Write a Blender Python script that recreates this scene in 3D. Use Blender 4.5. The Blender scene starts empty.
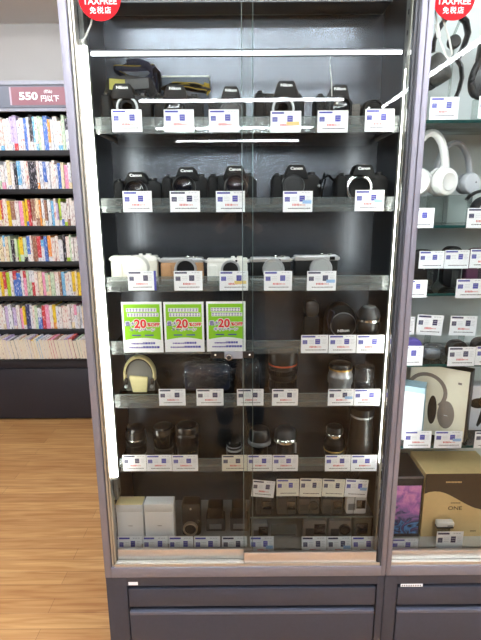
import bpy, bmesh, math, random
from mathutils import Matrix, Vector
rnd = random.Random(7)
PI = math.pi
S = bpy.context.scene
COL = S.collection

# ------------------------------------------------------------------ camera
F, CX, CY = 481.0, 240.5, 320.0
YAW, PITCH, ROLL = math.radians(.141), math.radians(13.404), math.radians(.342)
CAM = Vector((.4356, -1.31, 1.5884))
fw = Vector((math.sin(YAW)*math.cos(PITCH), math.cos(YAW)*math.cos(PITCH), -math.sin(PITCH)))
rt = fw.cross(Vector((0, 0, 1))).normalized()
dn = fw.cross(rt)
r2 = math.cos(ROLL)*rt + math.sin(ROLL)*dn
d2 = -math.sin(ROLL)*rt + math.cos(ROLL)*dn

def W(u, v, Y):
    """the point of the plane y = Y that the photograph shows at pixel (u, v)"""
    d = r2*((u-CX)/F) + d2*((v-CY)/F) + fw
    return CAM + d*((Y-CAM.y)/d.y)
def wx(u, v, Y): return W(u, v, Y).x
def wz(v, Y, u=245): return W(u, v, Y).z

cd = bpy.data.cameras.new('camera')
cam = bpy.data.objects.new('camera', cd); COL.objects.link(cam)
m = Matrix((r2, -d2, -fw)).transposed().to_4x4(); m.translation = CAM
cam.matrix_world = m
cd.sensor_fit = 'VERTICAL'; cd.sensor_height = 24; cd.lens = F/640*24; cd.clip_start = .05
S.camera = cam

# ------------------------------------------------------------------ materials
def lin(c):
    def g(v):
        v /= 255.
        return v/12.92 if v <= .04045 else ((v+.055)/1.055)**2.4
    return (g(c[0]), g(c[1]), g(c[2]), 1)
MATS = {}
def mat(name, c, rough=.5, metal=0., var=.06, scale=60, spec=.5, emit=0., coat=0., bump=0., stretch=None):
    """procedural principled material; var: how much a fine noise varies the colour"""
    if name in MATS: return MATS[name]
    M = bpy.data.materials.new(name); M.use_nodes = True
    N, L = M.node_tree.nodes, M.node_tree.links
    b = N['Principled BSDF']
    col = lin(c)
    b.inputs['Roughness'].default_value = rough; b.inputs['Metallic'].default_value = metal
    b.inputs['Specular IOR Level'].default_value = spec
    b.inputs['Coat Weight'].default_value = coat
    if var > 0:
        tc = N.new('ShaderNodeTexCoord'); mp = N.new('ShaderNodeMapping')
        if stretch: mp.inputs['Scale'].default_value = stretch
        nz = N.new('ShaderNodeTexNoise'); nz.inputs['Scale'].default_value = scale; nz.inputs['Detail'].default_value = 3
        rp = N.new('ShaderNodeValToRGB')
        rp.color_ramp.elements[0].position = .3; rp.color_ramp.elements[1].position = .7
        rp.color_ramp.elements[0].color = tuple(max(0, x*(1-var)) for x in col[:3])+(1,)
        rp.color_ramp.elements[1].color = tuple(min(1, x*(1+var)) for x in col[:3])+(1,)
        L.new(tc.outputs['Object'], mp.inputs['Vector']); L.new(mp.outputs['Vector'], nz.inputs['Vector'])
        L.new(nz.outputs['Fac'], rp.inputs['Fac']); L.new(rp.outputs['Color'], b.inputs['Base Color'])
        if bump:
            bp = N.new('ShaderNodeBump'); bp.inputs['Strength'].default_value = bump; bp.inputs['Distance'].default_value = .001
            L.new(nz.outputs['Fac'], bp.inputs['Height']); L.new(bp.outputs['Normal'], b.inputs['Normal'])
    else:
        b.inputs['Base Color'].default_value = col
    if emit:
        b.inputs['Emission Color'].default_value = (1, 1, 1, 1); b.inputs['Emission Strength'].default_value = emit
    MATS[name] = M
    return M
def led(name, col, strength):
    M = bpy.data.materials.new(name); M.use_nodes = True
    N, L = M.node_tree.nodes, M.node_tree.links
    N.remove(N['Principled BSDF'])
    e = N.new('ShaderNodeEmission'); e.inputs['Color'].default_value = lin(col); e.inputs['Strength'].default_value = strength
    L.new(e.outputs[0], N['Material Output'].inputs['Surface'])
    MATS[name] = M
    return M
def glass(name, tint=(255, 255, 255), ior=1.45, haze=0., hazecol=(255, 255, 255), rough=0.):
    M = bpy.data.materials.new(name); M.use_nodes = True
    N, L = M.node_tree.nodes, M.node_tree.links
    N.remove(N['Principled BSDF'])
    t = N.new('ShaderNodeBsdfTransparent'); t.inputs['Color'].default_value = lin(tint)
    g = N.new('ShaderNodeBsdfAnisotropic'); g.inputs['Roughness'].default_value = rough
    fr = N.new('ShaderNodeFresnel'); fr.inputs['IOR'].default_value = ior
    geo = N.new('ShaderNodeNewGeometry')
    # keep the pane's own index on both faces
    inv = N.new('ShaderNodeMix'); inv.data_type = 'FLOAT'
    inv.inputs[2].default_value = ior; inv.inputs[3].default_value = 1/ior
    L.new(geo.outputs['Backfacing'], inv.inputs[0])
    mx = N.new('ShaderNodeMixShader')
    L.new(fr.outputs[0], mx.inputs[0]); L.new(t.outputs[0], mx.inputs[1]); L.new(g.outputs[0], mx.inputs[2])
    out = mx
    if haze:
        d = N.new('ShaderNodeBsdfDiffuse'); d.inputs['Color'].default_value = lin(hazecol)
        tl = N.new('ShaderNodeBsdfTranslucent'); tl.inputs['Color'].default_value = lin(hazecol)
        dd = N.new('ShaderNodeMixShader'); L.new(d.outputs[0], dd.inputs[1]); L.new(tl.outputs[0], dd.inputs[2])
        m2 = N.new('ShaderNodeMixShader'); m2.inputs[0].default_value = haze
        L.new(mx.outputs[0], m2.inputs[1]); L.new(dd.outputs[0], m2.inputs[2]); out = m2
    L.new(out.outputs[0], N['Material Output'].inputs['Surface'])
    MATS[name] = M
    return M

POST = mat('post_paint', (128, 127, 139), .45, .4, .03, 40, spec=.5)
SEAL = mat('dark_seal', (62, 64, 70), .5)
ALU = mat('aluminium', (206, 205, 200), .32, .9, .04, 200, stretch=(1, 1, .05))
CREAMALU = mat('pale_aluminium', (196, 193, 182), .42, .8, .03, 120)
BRUSH = mat('brushed_steel', (98, 102, 110), .26, .75, .10, 160, stretch=(1, 1, .02))
SIDE = mat('dark_side_panel', (50, 52, 56), .34, .6, .12, 160, stretch=(1, 1, .03))
UPR = mat('pale_upright', (150, 153, 150), .45, .2, .03, 90)
WHITEWALL = mat('white_board', (200, 208, 208), .5, 0, .02, 30)
CHAR = mat('charcoal_paint', (52, 54, 64), .45, .1, .05, 90)
CHAR2 = mat('charcoal_drawer', (55, 58, 70), .42, .1, .05, 90)
GAPM = mat('gap_black', (14, 14, 18), .7)
GLASS = glass('door_glass', (250, 252, 251), 1.28)
SHELFG = glass('shelf_glass', (238, 246, 243), 1.45, .03, (200, 215, 212))
SHELFD = glass('shelf_glass_clear', (240, 246, 244), 1.45)
EDGE = glass('glass_edge', (205, 222, 220), 1.45, .35, (190, 208, 206))
EDGER = glass('glass_edge_teal', (70, 120, 118), 1.45, .6, (60, 115, 112))
RAIL = glass('price_rail_clear', (236, 240, 240), 1.45, .18, (225, 230, 230), .1)
BAG = glass('plastic_bag', (228, 233, 238), 1.75, .09, (215, 222, 235), .14)
ACR = glass('acrylic', (236, 240, 238), 1.45, .06, (220, 224, 222))
LED = led('led_white', (255, 253, 244), 7.5)
LEDBAR = led('led_bar_white', (248, 250, 255), 2.8)
LEDR = led('led_right_white', (246, 250, 255), 11.0)
LEDBARR = led('led_bar_soft', (246, 250, 255), 1.3)
TUBE = led('ceiling_tube', (246, 250, 255), 50.0)
BLK = mat('camera_black', (12, 12, 13), .5, 0, .25, 400, spec=.2, bump=.25)
BLKS = mat('camera_black_smooth', (20, 20, 22), .28, 0, .1, 200, spec=.5)
BLKG = mat('black_gloss', (12, 12, 14), .12, 0, .1, 100, coat=.5)
RUB = mat('rubber_black', (14, 14, 15), .6, 0, .2, 500, spec=.2, bump=.3)
SILV = mat('camera_silver', (186, 187, 190), .32, .6, .04, 300)
CHROME = mat('chrome', (215, 215, 212), .18, 1, .02, 100)
WRING = mat('white_ring', (196, 199, 202), .35, .1, .02, 100)
GRING = mat('grey_ring', (178, 180, 180), .4, .3, .03, 100)
WHT = mat('white_plastic', (236, 234, 228), .4, 0, .02, 100)
CRM = mat('cream_leather', (226, 213, 160), .6, 0, .05, 200, bump=.15)
CRMW = mat('ivory_leather', (238, 232, 218), .55, 0, .03, 300, bump=.1)
TAN = mat('tan_leather', (176, 132, 92), .6, 0, .1, 300, bump=.2)
GOLDR = mat('gold_ring', (214, 178, 104), .3, .8, .03, 100)
REDR = mat('red_ring', (196, 84, 50), .4, 0, .03, 100)
YEL = mat('yellow_webbing', (160, 136, 40), .7, 0, .1, 500)
PALEYEL = mat('pale_yellow_patch', (224, 218, 120), .6, 0, .05, 200)
DGREY = mat('dark_grey_plastic', (42, 43, 46), .5, 0, .1, 200)
MGREY = mat('mid_grey_plastic', (110, 112, 114), .5, 0, .06, 200)
LGREY = mat('light_grey_plastic', (196, 199, 203), .45, 0, .03, 200)
NAVY = mat('navy_fabric', (24, 30, 52), .8, 0, .2, 300)
BROWNDK = mat('dark_brown', (48, 36, 28), .5, 0, .1, 200)
LENSG = mat('lens_glass', (14, 16, 24), .05, 0, .05, 50, coat=1)
CARD = mat('card_white', (249, 250, 254), .5, 0, .01, 50)
CARDC = mat('card_cream', (236, 234, 222), .5, 0, .01, 50)
INKB = mat('ink_blue', (66, 66, 168), .5, 0, .05, 500)
INKN = mat('ink_navy', (40, 40, 84), .5, 0, .05, 500)
INKL = mat('ink_lightblue', (158, 196, 236), .5, 0, .05, 500)
INKR = mat('ink_red', (214, 70, 66), .5, 0, .05, 500)
INKP = mat('ink_pale_red', (228, 160, 156), .5, 0, .05, 500)
INKK = mat('ink_black', (46, 46, 52), .5, 0, .05, 500)
INKG = mat('ink_grey', (190, 192, 200), .5, 0, .05, 500)
INKY = mat('ink_yellow', (234, 206, 132), .5, 0, .05, 500)
LIME = mat('poster_lime', (140, 206, 26), .5, 0, .02, 60)
LIMEP = mat('poster_yellow_green', (176, 214, 60), .5, 0, .02, 60)
PURP = mat('poster_purple', (112, 92, 176), .5, 0, .03, 60)
REDS = mat('sticker_red', (200, 14, 26), .6, 0, .01, 60, spec=.15)
PRED = mat('poster_red', (232, 52, 48), .5, 0, .02, 60)
INKW = mat('ink_white', (246, 246, 246), .5, 0, .01, 60)

# ------------------------------------------------------------------ mesh builder
class MB:
    def __init__(self): self.bm = bmesh.new(); self.mats = []
    def _mi(self, m):
        if m not in self.mats: self.mats.append(m)
        return self.mats.index(m)
    def _fin(self, faces, m, smooth=False):
        i = self._mi(m)
        for f in faces: f.material_index = i; f.smooth = smooth
    def box(self, c, s, m, bev=0., rot=None, seg=2):
        b2 = bmesh.new()
        bmesh.ops.create_cube(b2, size=1)
        for v in b2.verts: v.co = Vector((v.co.x*s[0], v.co.y*s[1], v.co.z*s[2]))
        if bev: bmesh.ops.bevel(b2, geom=b2.edges[:], offset=min(bev, min(s)*.49), segments=seg, profile=.5, affect='EDGES')
        M = Matrix.Translation(c) @ (rot.to_4x4() if rot else Matrix())
        self._merge(b2, M, m, bool(bev))
        return self
    def b(self, x0, x1, y0, y1, z0, z1, m, bev=0.):
        return self.box(((x0+x1)/2, (y0+y1)/2, (z0+z1)/2), (abs(x1-x0), abs(y1-y0), abs(z1-z0)), m, bev)
    def _merge(self, b2, M, m, smooth):
        mp = {}
        for v in b2.verts: mp[v] = self.bm.verts.new(M @ v.co)
        fs = []
        for f in b2.faces:
            try: fs.append(self.bm.faces.new([mp[v] for v in f.verts]))
            except ValueError: pass
        b2.free()
        self._fin(fs, m, smooth)
    def prism(self, poly, y0, y1, m, bev=0., M=None, smooth=False, seg=2):
        """poly in (x, z), extruded from y0 to y1"""
        b2 = bmesh.new()
        vs = [b2.verts.new((x, y0, z)) for x, z in poly]
        f = b2.faces.new(vs)
        r = bmesh.ops.extrude_face_region(b2, geom=[f])
        for v in r['geom']:
            if isinstance(v, bmesh.types.BMVert): v.co.y = y1
        bmesh.ops.recalc_face_normals(b2, faces=b2.faces[:])
        if bev:
            es = [e for e in b2.edges if abs(e.verts[0].co.y-e.verts[1].co.y) < 1e-6]
            bmesh.ops.bevel(b2, geom=es, offset=bev, segments=seg, profile=.5, affect='EDGES', clamp_overlap=True)
        self._merge(b2, M or Matrix(), m, smooth or bool(bev))
        return self
    def lathe(self, prof, m, M=None, seg=28, cap=True):
        """prof: (r, z) list, spun about z; M places it"""
        M = M or Matrix(); rings = []
        for r, z in prof:
            if r < 1e-6: rings.append([self.bm.verts.new(M @ Vector((0, 0, z)))])
            else: rings.append([self.bm.verts.new(M @ Vector((r*math.cos(2*PI*k/seg), r*math.sin(2*PI*k/seg), z))) for k in range(seg)])
        fs = []
        for a, c in zip(rings, rings[1:]):
            for k in range(seg):
                k2 = (k+1) % seg
                if len(a) == 1 and len(c) == 1: continue
                if len(a) == 1: fs.append(self.bm.faces.new((a[0], c[k], c[k2])))
                elif len(c) == 1: fs.append(self.bm.faces.new((a[k], a[k2], c[0])))
                else: fs.append(self.bm.faces.new((a[k], a[k2], c[k2], c[k])))
        if cap:
            for rg in (rings[0], rings[-1]):
                if len(rg) > 1: fs.append(self.bm.faces.new(rg))
        self._fin(fs, m, True)
        return self
    def tube(self, pts, r, m, seg=10, closed=False, flat=None, up=(0, 0, 1)):
        """swept section along pts; flat=(half width, half thickness) for a ribbon whose width lies along up"""
        P = [Vector(p) for p in pts]; n = len(P); rings = []
        upv = Vector(up)
        for i in range(n):
            a = P[(i-1) % n] if (closed or i > 0) else P[i]
            c = P[(i+1) % n] if (closed or i < n-1) else P[i]
            t = (c-a).normalized()
            s = t.cross(upv)
            if s.length < 1e-3: s = t.cross(Vector((0, 1, .1)))
            s.normalize(); w = s.cross(t).normalized()
            ra, rb = (flat[1], flat[0]) if flat else ((r[i], r[i]) if isinstance(r, (list, tuple)) else (r, r))
            rings.append([self.bm.verts.new(P[i] + s*ra*math.cos(2*PI*k/seg) + w*rb*math.sin(2*PI*k/seg)) for k in range(seg)])
        fs = []
        for i in range(n if closed else n-1):
            a, c = rings[i], rings[(i+1) % n]
            for k in range(seg):
                k2 = (k+1) % seg
                fs.append(self.bm.faces.new((a[k], a[k2], c[k2], c[k])))
        if not closed: fs += [self.bm.faces.new(rings[0]), self.bm.faces.new(rings[-1])]
        self._fin(fs, m, True)
        return self
    def quad(self, x0, x1, z0, z1, y, m):
        vs = [self.bm.verts.new(p) for p in ((x0, y, z0), (x1, y, z0), (x1, y, z1), (x0, y, z1))]
        f = self.bm.faces.new(vs); self._fin([f], m)
        f.tag = True
        return self
    def poly(self, pts, m):
        f = self.bm.faces.new([self.bm.verts.new(p) for p in pts]); self._fin([f], m); return self
    def text(self, s, size, m, M, extrude=0., offset=0., xs=1.):
        vs, fcs = text_geo(s, size, extrude, offset)
        bv = [self.bm.verts.new(M @ Vector((v[0]*xs, v[1], v[2]))) for v in vs]
        out = []
        for f in fcs:
            try: out.append(self.bm.faces.new([bv[i] for i in f]))
            except ValueError: pass
        self._fin(out, m)
        return self
    def build(self, name, parent=None, sharp=40):
        me = bpy.data.meshes.new(name)
        bmesh.ops.recalc_face_normals(self.bm, faces=self.bm.faces[:])
        for f in self.bm.faces:                      # lone quads face the front of the thing
            if f.tag and f.normal.y > 0: f.normal_flip()
        self.bm.to_mesh(me); self.bm.free()
        for mm in self.mats: me.materials.append(mm)
        me.set_sharp_from_angle(angle=math.radians(sharp))
        o = bpy.data.objects.new(name, me); COL.objects.link(o)
        if parent: o.parent = parent
        return o
_TX = {}
def text_geo(s, size, extrude, offset):
    k = (s, size, extrude, offset)
    if k not in _TX:
        c = bpy.data.curves.new('lettering', 'FONT'); c.body = s; c.size = size; c.extrude = extrude; c.offset = offset
        c.align_x = 'CENTER'; c.align_y = 'CENTER'; c.resolution_u = 3
        o = bpy.data.objects.new('lettering', c); COL.objects.link(o)
        dg = bpy.context.evaluated_depsgraph_get()
        ev = o.evaluated_get(dg); me = ev.to_mesh()
        vs = [tuple(v.co) for v in me.vertices]; fs = [tuple(p.vertices) for p in me.polygons]
        ev.to_mesh_clear(); bpy.data.objects.remove(o); bpy.data.curves.remove(c)
        if vs:
            cx = (min(v[0] for v in vs)+max(v[0] for v in vs))/2; cy = (min(v[1] for v in vs)+max(v[1] for v in vs))/2
            vs = [(v[0]-cx, v[1]-cy, v[2]) for v in vs]
        _TX[k] = (vs, fs)
    return _TX[k]
FACE = Matrix.Rotation(PI/2, 4, 'X')                 # lettering that faces -y
def at(x, y, z): return Matrix.Translation((x, y, z))
AXF = Matrix.Rotation(PI/2, 4, 'X')                  # lathe axis z -> -y (towards the viewer)

def tag(o, label, cat, group=None, kind=None):
    o['label'] = label; o['category'] = cat
    if group: o['group'] = group
    if kind: o['kind'] = kind
    return o
def thing(name, label, cat, loc=(0, 0, 0), rz=0., group=None):
    o = bpy.data.objects.new(name, None); COL.objects.link(o); o.empty_display_size = .02
    o.location = loc; o.rotation_euler = (0, 0, rz)
    return tag(o, label, cat, group)
def struct(o):
    o['kind'] = 'structure'; return o
def circ(r, n, a0=0, a1=2*PI, cx=0, cz=0):
    return [(cx+r*math.cos(a0+(a1-a0)*k/n), cz+r*math.sin(a0+(a1-a0)*k/n)) for k in range(n+1)]
def rrect(w, h, r, n=4):
    """rounded rectangle outline centred on x, base on 0"""
    p = []
    for cx, cz, a in ((w/2-r, r, -PI/2), (w/2-r, h-r, 0), (-w/2+r, h-r, PI/2), (-w/2+r, r, PI)):
        for k in range(n+1): p.append((cx+r*math.cos(a+PI/2*k/n), cz+r*math.sin(a+PI/2*k/n)))
    return p

# ------------------------------------------------------------------ the room
RX0, RX1, RY0, RY1, RH = -3.4, 4.6, -10.2, 2.62, 2.89
def wood_floor():
    M = bpy.data.materials.new('wood_plank_floor'); M.use_nodes = True
    N, L = M.node_tree.nodes, M.node_tree.links; b = N['Principled BSDF']
    tc = N.new('ShaderNodeTexCoord')
    br = N.new('ShaderNodeTexBrick'); br.inputs['Scale'].default_value = 1
    br.inputs['Brick Width'].default_value = .92; br.inputs['Row Height'].default_value = .075
    br.inputs['Mortar Size'].default_value = .0009; br.inputs['Bias'].default_value = 0
    br.offset = .37; br.offset_frequency = 2
    br.inputs['Color1'].default_value = lin((216, 173, 118)); br.inputs['Color2'].default_value = lin((196, 149, 96))
    br.inputs['Mortar'].default_value = lin((150, 106, 66))
    mp = N.new('ShaderNodeMapping'); mp.inputs['Scale'].default_value = (1.6, 26, 1)
    nz = N.new('ShaderNodeTexNoise'); nz.inputs['Scale'].default_value = 2.2; nz.inputs['Detail'].default_value = 6; nz.inputs['Distortion'].default_value = .6
    rp = N.new('ShaderNodeValToRGB'); rp.color_ramp.elements[0].position = .32; rp.color_ramp.elements[1].position = .68
    rp.color_ramp.elements[0].color = lin((214, 190, 158)); rp.color_ramp.elements[1].color = (1, 1, 1, 1)
    mx = N.new('ShaderNodeMixRGB'); mx.blend_type = 'MULTIPLY'; mx.inputs[0].default_value = .9
    L.new(tc.outputs['Object'], br.inputs['Vector']); L.new(tc.outputs['Object'], mp.inputs['Vector'])
    L.new(mp.outputs[0], nz.inputs['Vector']); L.new(nz.outputs['Fac'], rp.inputs[0])
    L.new(br.outputs['Color'], mx.inputs[1]); L.new(rp.outputs[0], mx.inputs[2]); L.new(mx.outputs[0], b.inputs['Base Color'])
    b.inputs['Roughness'].default_value = .42
    return M
WALLM = mat('wall_paint', (172, 169, 165), .8, 0, .02, 3)
CEILM = mat('ceiling_paint', (224, 223, 220), .9, 0, .02, 3)
SHOPM = mat('shop_wall', (84, 84, 90), .7, 0, .05, 2)
struct(MB().b(RX0, RX1, RY0, RY1, -.06, 0, wood_floor()).build('floor'))
struct(MB().b(RX0, RX1, RY0, RY1, RH, RH+.08, CEILM).build('ceiling'))
struct(MB().b(RX0, RX1, RY1, RY1+.08, 0, RH, WALLM).build('wall_back'))
struct(MB().b(RX0, RX1, RY0-.08, RY0, 0, RH, SHOPM).build('wall_front'))
struct(MB().b(RX0-.08, RX0, RY0, RY1, 0, RH, SHOPM).build('wall_left'))
struct(MB().b(RX1, RX1+.08, RY0, RY1, 0, RH, SHOPM).build('wall_right'))

# ceiling lamps of the shop: bare tubes, some mirrored in the glass, then added unseen ones for brightness
def lamp(x0, x1, y0, y1, label):
    t = thing('ceiling_lamp', label, 'lamp', ((x0+x1)/2, (y0+y1)/2, RH), 0, 'ceiling tube lamps')
    dx, dy = (x1-x0)/2, (y1-y0)/2
    MB().b(-dx, dx, -dy, dy, -.025, -.001, CARD).build('housing', t)
    if dx > dy: MB().tube([(-dx+.01, 0, -.045), (dx-.01, 0, -.045)], .02, TUBE, 12).build('tube', t)
    else: MB().tube([(0, -dy+.01, -.045), (0, dy-.01, -.045)], .02, TUBE, 12).build('tube', t)
lamp(-.80, 1.74, -5.06, -4.98, 'long ceiling tube lamp of the first row behind the photographer')
lamp(-.96, 1.68, -7.25, -7.17, 'long ceiling tube lamp of the second row behind the photographer')
lamp(-.83, 1.66, -8.88, -8.80, 'long ceiling tube lamp of the third row behind the photographer')
lamp(2.315, 2.395, -5.5, -1.4, 'long ceiling tube lamp running away from the showcases')
lamp(-1.9, -.3, 1.15, 1.23, 'added ceiling tube lamp brightening the aisle before the bookcase')  # added, unseen: brightens the bookcase and the floor before it
lamp(-2.6, -2.52, -3.6, -.4, 'added long ceiling tube lamp brightening the aisle beside the showcase')  # added light, set where the glass does not mirror it into view
lamp(-1.5, .7, -1.30, -1.22, 'added ceiling tube lamp for brightness above the photographer')  # added overhead, out of view, to brighten floor, posts and cards
lamp(-1.5, .7, -1.92, -1.84, 'added ceiling tube lamp for brightness just behind the photographer')  # added row, lights the card fronts at a better angle
lamp(.9, 3.1, -1.92, -1.84, 'added ceiling tube lamp for brightness behind and right of the photographer')  # right half of the same added row
lamp(.9, 3.1, -1.10, -1.02, 'added ceiling tube lamp brightening the aisle before the headphone showcase')  # added out of view for more light from the front

# ------------------------------------------------------------------ bookcase
BY = 2.10                                            # front of the plinth
BX0, BX1 = -1.50, -.50
SHB = mat('bookcase_black', (22, 22, 25), .6, 0, .1, 60)
PLN = mat('bookcase_plinth', (38, 38, 46), .5, 0, .06, 60)
HDR = mat('bookcase_header', (104, 108, 120), .5, 0, .04, 40)
HDR2 = mat('bookcase_header_pale', (150, 153, 164), .5, 0, .04, 40)
bc = thing('bookcase', 'tall black shop bookcase full of paperbacks at the back wall', 'bookcase', ((BX0+BX1)/2, BY, 0))
bcx = (BX0+BX1)/2
def bl(x): return x-bcx
hw = (BX1-BX0)/2
yb0, yb1 = .17, .50                                  # shelves, behind the plinth front
zb = [wz(v, BY+.18, 35) for v in (150.5, 189, 226, 261.5, 296, 329)]      # book feet on the six shelves
zpl = wz(359.5, BY, 35)
ztop = wz(112, BY+.16, 35)
MB().b(-hw, -hw+.02, yb0-.01, yb1, 0, ztop+.26, SHB).build('side_panel', bc)
MB().b(hw-.02, hw, yb0-.01, yb1, 0, ztop+.26, SHB).build('side_panel', bc)
MB().b(-hw+.021, hw-.021, yb1-.02, yb1, .02, ztop+.2, SHB).build('back_panel', bc)
for z in zb:
    MB().b(-hw+.021, hw-.021, yb0-.012, yb1-.021, z-.036, z, SHB, .002).build('shelf', bc)
pl = MB().b(-hw, hw, 0, yb0-.012, .012, zpl-.075, PLN, .003)
pl.b(-hw, hw, .012, yb0-.012, zpl-.068, zpl-.012, PLN, .002); pl.b(-hw, hw, .02, yb0-.013, zpl-.08, zpl-.06, SHB)
pl.b(-hw, hw, -.004, yb0+.14, zpl-.012, zpl, SHB)
pl.build('plinth', bc)
MB().b(-hw, hw, yb0-.03, yb0-.011, wz(107.5, BY+.14, 35), wz(85, BY+.14, 35), HDR).build('header_board', bc)
MB().b(-hw, hw, yb0-.04, yb1, wz(84.5, BY+.13, 35), wz(80.5, BY+.13, 35), HDR2).b(-hw, hw, yb0-.036, yb0-.011, wz(111, BY+.13, 35), wz(108, BY+.13, 35), HDR2).build('header_trim', bc)
# price sign
sy = BY+yb0-.034
x0, x1, z0, z1 = wx(9.5, 95, sy), wx(66.5, 95, sy), wz(105, sy, 35), wz(87, sy, 35)
SGN = mat('sign_dusty_pink', (138, 90, 100), .5, 0, .03, 30); SGE = mat('sign_edge_pale', (188, 170, 182), .5, 0, .03, 30)
ps = thing('price_sign', 'dusty pink 550 yen price sign on the bookcase header', 'sign', ((x0+x1)/2, sy, z0))
ww, hh = x1-x0, z1-z0
MB().b(-ww/2, ww/2, 0, .003, 0, hh, SGN).b(-ww/2, -ww/2+.012, -.001, .003, 0, hh, SGE).build('board', ps)
def sx(u): return wx(u, 97, sy)-(x0+x1)/2
MB().text('550', .066, INKW, at(sx(28.5), -.0015, hh*.5) @ FACE, .0005, .0022, 1.3).build('price_digits', ps)
MB().text('円以下', .043, INKW, at(sx(50), -.0015, hh*.36) @ FACE, .0005, .0008).text('(税込)', .022, INKW, at(sx(48.5), -.0015, hh*.74) @ FACE, .0005, .0004).build('price_lettering', ps)

# books
def spine(name, c, c2, amt, sc=130):
    M = bpy.data.materials.new(name); M.use_nodes = True
    N, L = M.node_tree.nodes, M.node_tree.links; b = N['Principled BSDF']; b.inputs['Roughness'].default_value = .45
    tc = N.new('ShaderNodeTexCoord'); oi = N.new('ShaderNodeObjectInfo'); ad = N.new('ShaderNodeVectorMath')
    mp = N.new('ShaderNodeMapping'); mp.inputs['Scale'].default_value = (2.2, 1, .32)
    sc_ = N.new('ShaderNodeVectorMath'); sc_.operation = 'SCALE'; sc_.inputs['Scale'].default_value = 7
    cb = N.new('ShaderNodeCombineXYZ')
    for i in range(3): L.new(oi.outputs['Random'], cb.inputs[i])
    L.new(cb.outputs[0], sc_.inputs[0]); L.new(tc.outputs['Object'], ad.inputs[0]); L.new(sc_.outputs[0], ad.inputs[1])
    L.new(ad.outputs[0], mp.inputs[0])
    nz = N.new('ShaderNodeTexNoise'); nz.inputs['Scale'].default_value = sc; nz.inputs['Detail'].default_value = 1
    L.new(mp.outputs[0], nz.inputs['Vector'])
    rp = N.new('ShaderNodeValToRGB'); rp.color_ramp.interpolation = 'LINEAR'
    rp.color_ramp.elements[0].position = amt; rp.color_ramp.elements[1].position = amt+.06
    rp.color_ramp.elements[0].color = lin(c2); rp.color_ramp.elements[1].color = lin(c)
    L.new(nz.outputs['Fac'], rp.inputs[0]); L.new(rp.outputs[0], b.inputs['Base Color'])
    return M
SP = [('white', spine('spine_white_a', (236, 234, 230), (150, 90, 100), .35), 13),
      ('white', spine('spine_white_b', (232, 234, 238), (60, 70, 110), .35), 13),
      ('white', spine('spine_white_c', (238, 232, 224), (190, 60, 60), .35), 10),
      ('cream', spine('spine_cream', (238, 224, 190), (140, 90, 50), .35), 8),
      ('pale green', spine('spine_pale_green', (206, 224, 196), (70, 130, 90), .35), 3),
      ('pink', spine('spine_pink', (234, 150, 186), (250, 230, 240), .35), 3),
      ('red', spine('spine_red', (202, 62, 70), (250, 230, 220), .34), 3),
      ('yellow', spine('spine_yellow', (238, 206, 54), (150, 60, 40), .34), 4),
      ('orange', spine('spine_orange', (236, 150, 60), (250, 240, 220), .34), 3),
      ('blue', spine('spine_blue', (70, 116, 200), (230, 236, 248), .35), 3),
      ('sky blue', spine('spine_sky_blue', (108, 182, 226), (245, 250, 250), .35), 2),
      ('black', spine('spine_black', (34, 34, 42), (206, 200, 210), .36), 4),
      ('navy', spine('spine_navy', (48, 54, 106), (220, 220, 235), .34), 2),
      ('lilac', spine('spine_lilac', (206, 192, 226), (120, 90, 160), .35), 3),
      ('lime', spine('spine_lime', (178, 206, 60), (60, 110, 40), .34), 2),
      ('brown', spine('spine_brown', (150, 104, 84), (240, 220, 200), .34), 2)]
BAG_ = [i for i, s in enumerate(SP) for _ in range(s[2])]
PAGE = mat('page_edges', (232, 224, 206), .8, 0, .12, 400, stretch=(3, .1, .02))
ORD = 'first second third fourth fifth sixth seventh eighth ninth tenth eleventh twelfth thirteenth fourteenth fifteenth sixteenth seventeenth eighteenth nineteenth twentieth'.split()
TENS = {2: 'twenty', 3: 'thirty', 4: 'forty'}
def sees(x, z, y):                                   # does the picture's left edge leave this point in view
    d = Vector((x, y, z))-CAM
    return CX+F*d.dot(r2)/d.dot(fw) > 1.0
def ordinal(n):
    if n <= 20: return ORD[n-1]
    if n % 10 == 0: return {30: 'thirtieth', 40: 'fortieth'}[n]
    return TENS[n//10]+'-'+ORD[n % 10-1]
ROWN = ['top', 'second', 'third', 'fourth', 'fifth', 'lowest']
gaps = [zb[0]+.36]+zb[:-1]
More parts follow.
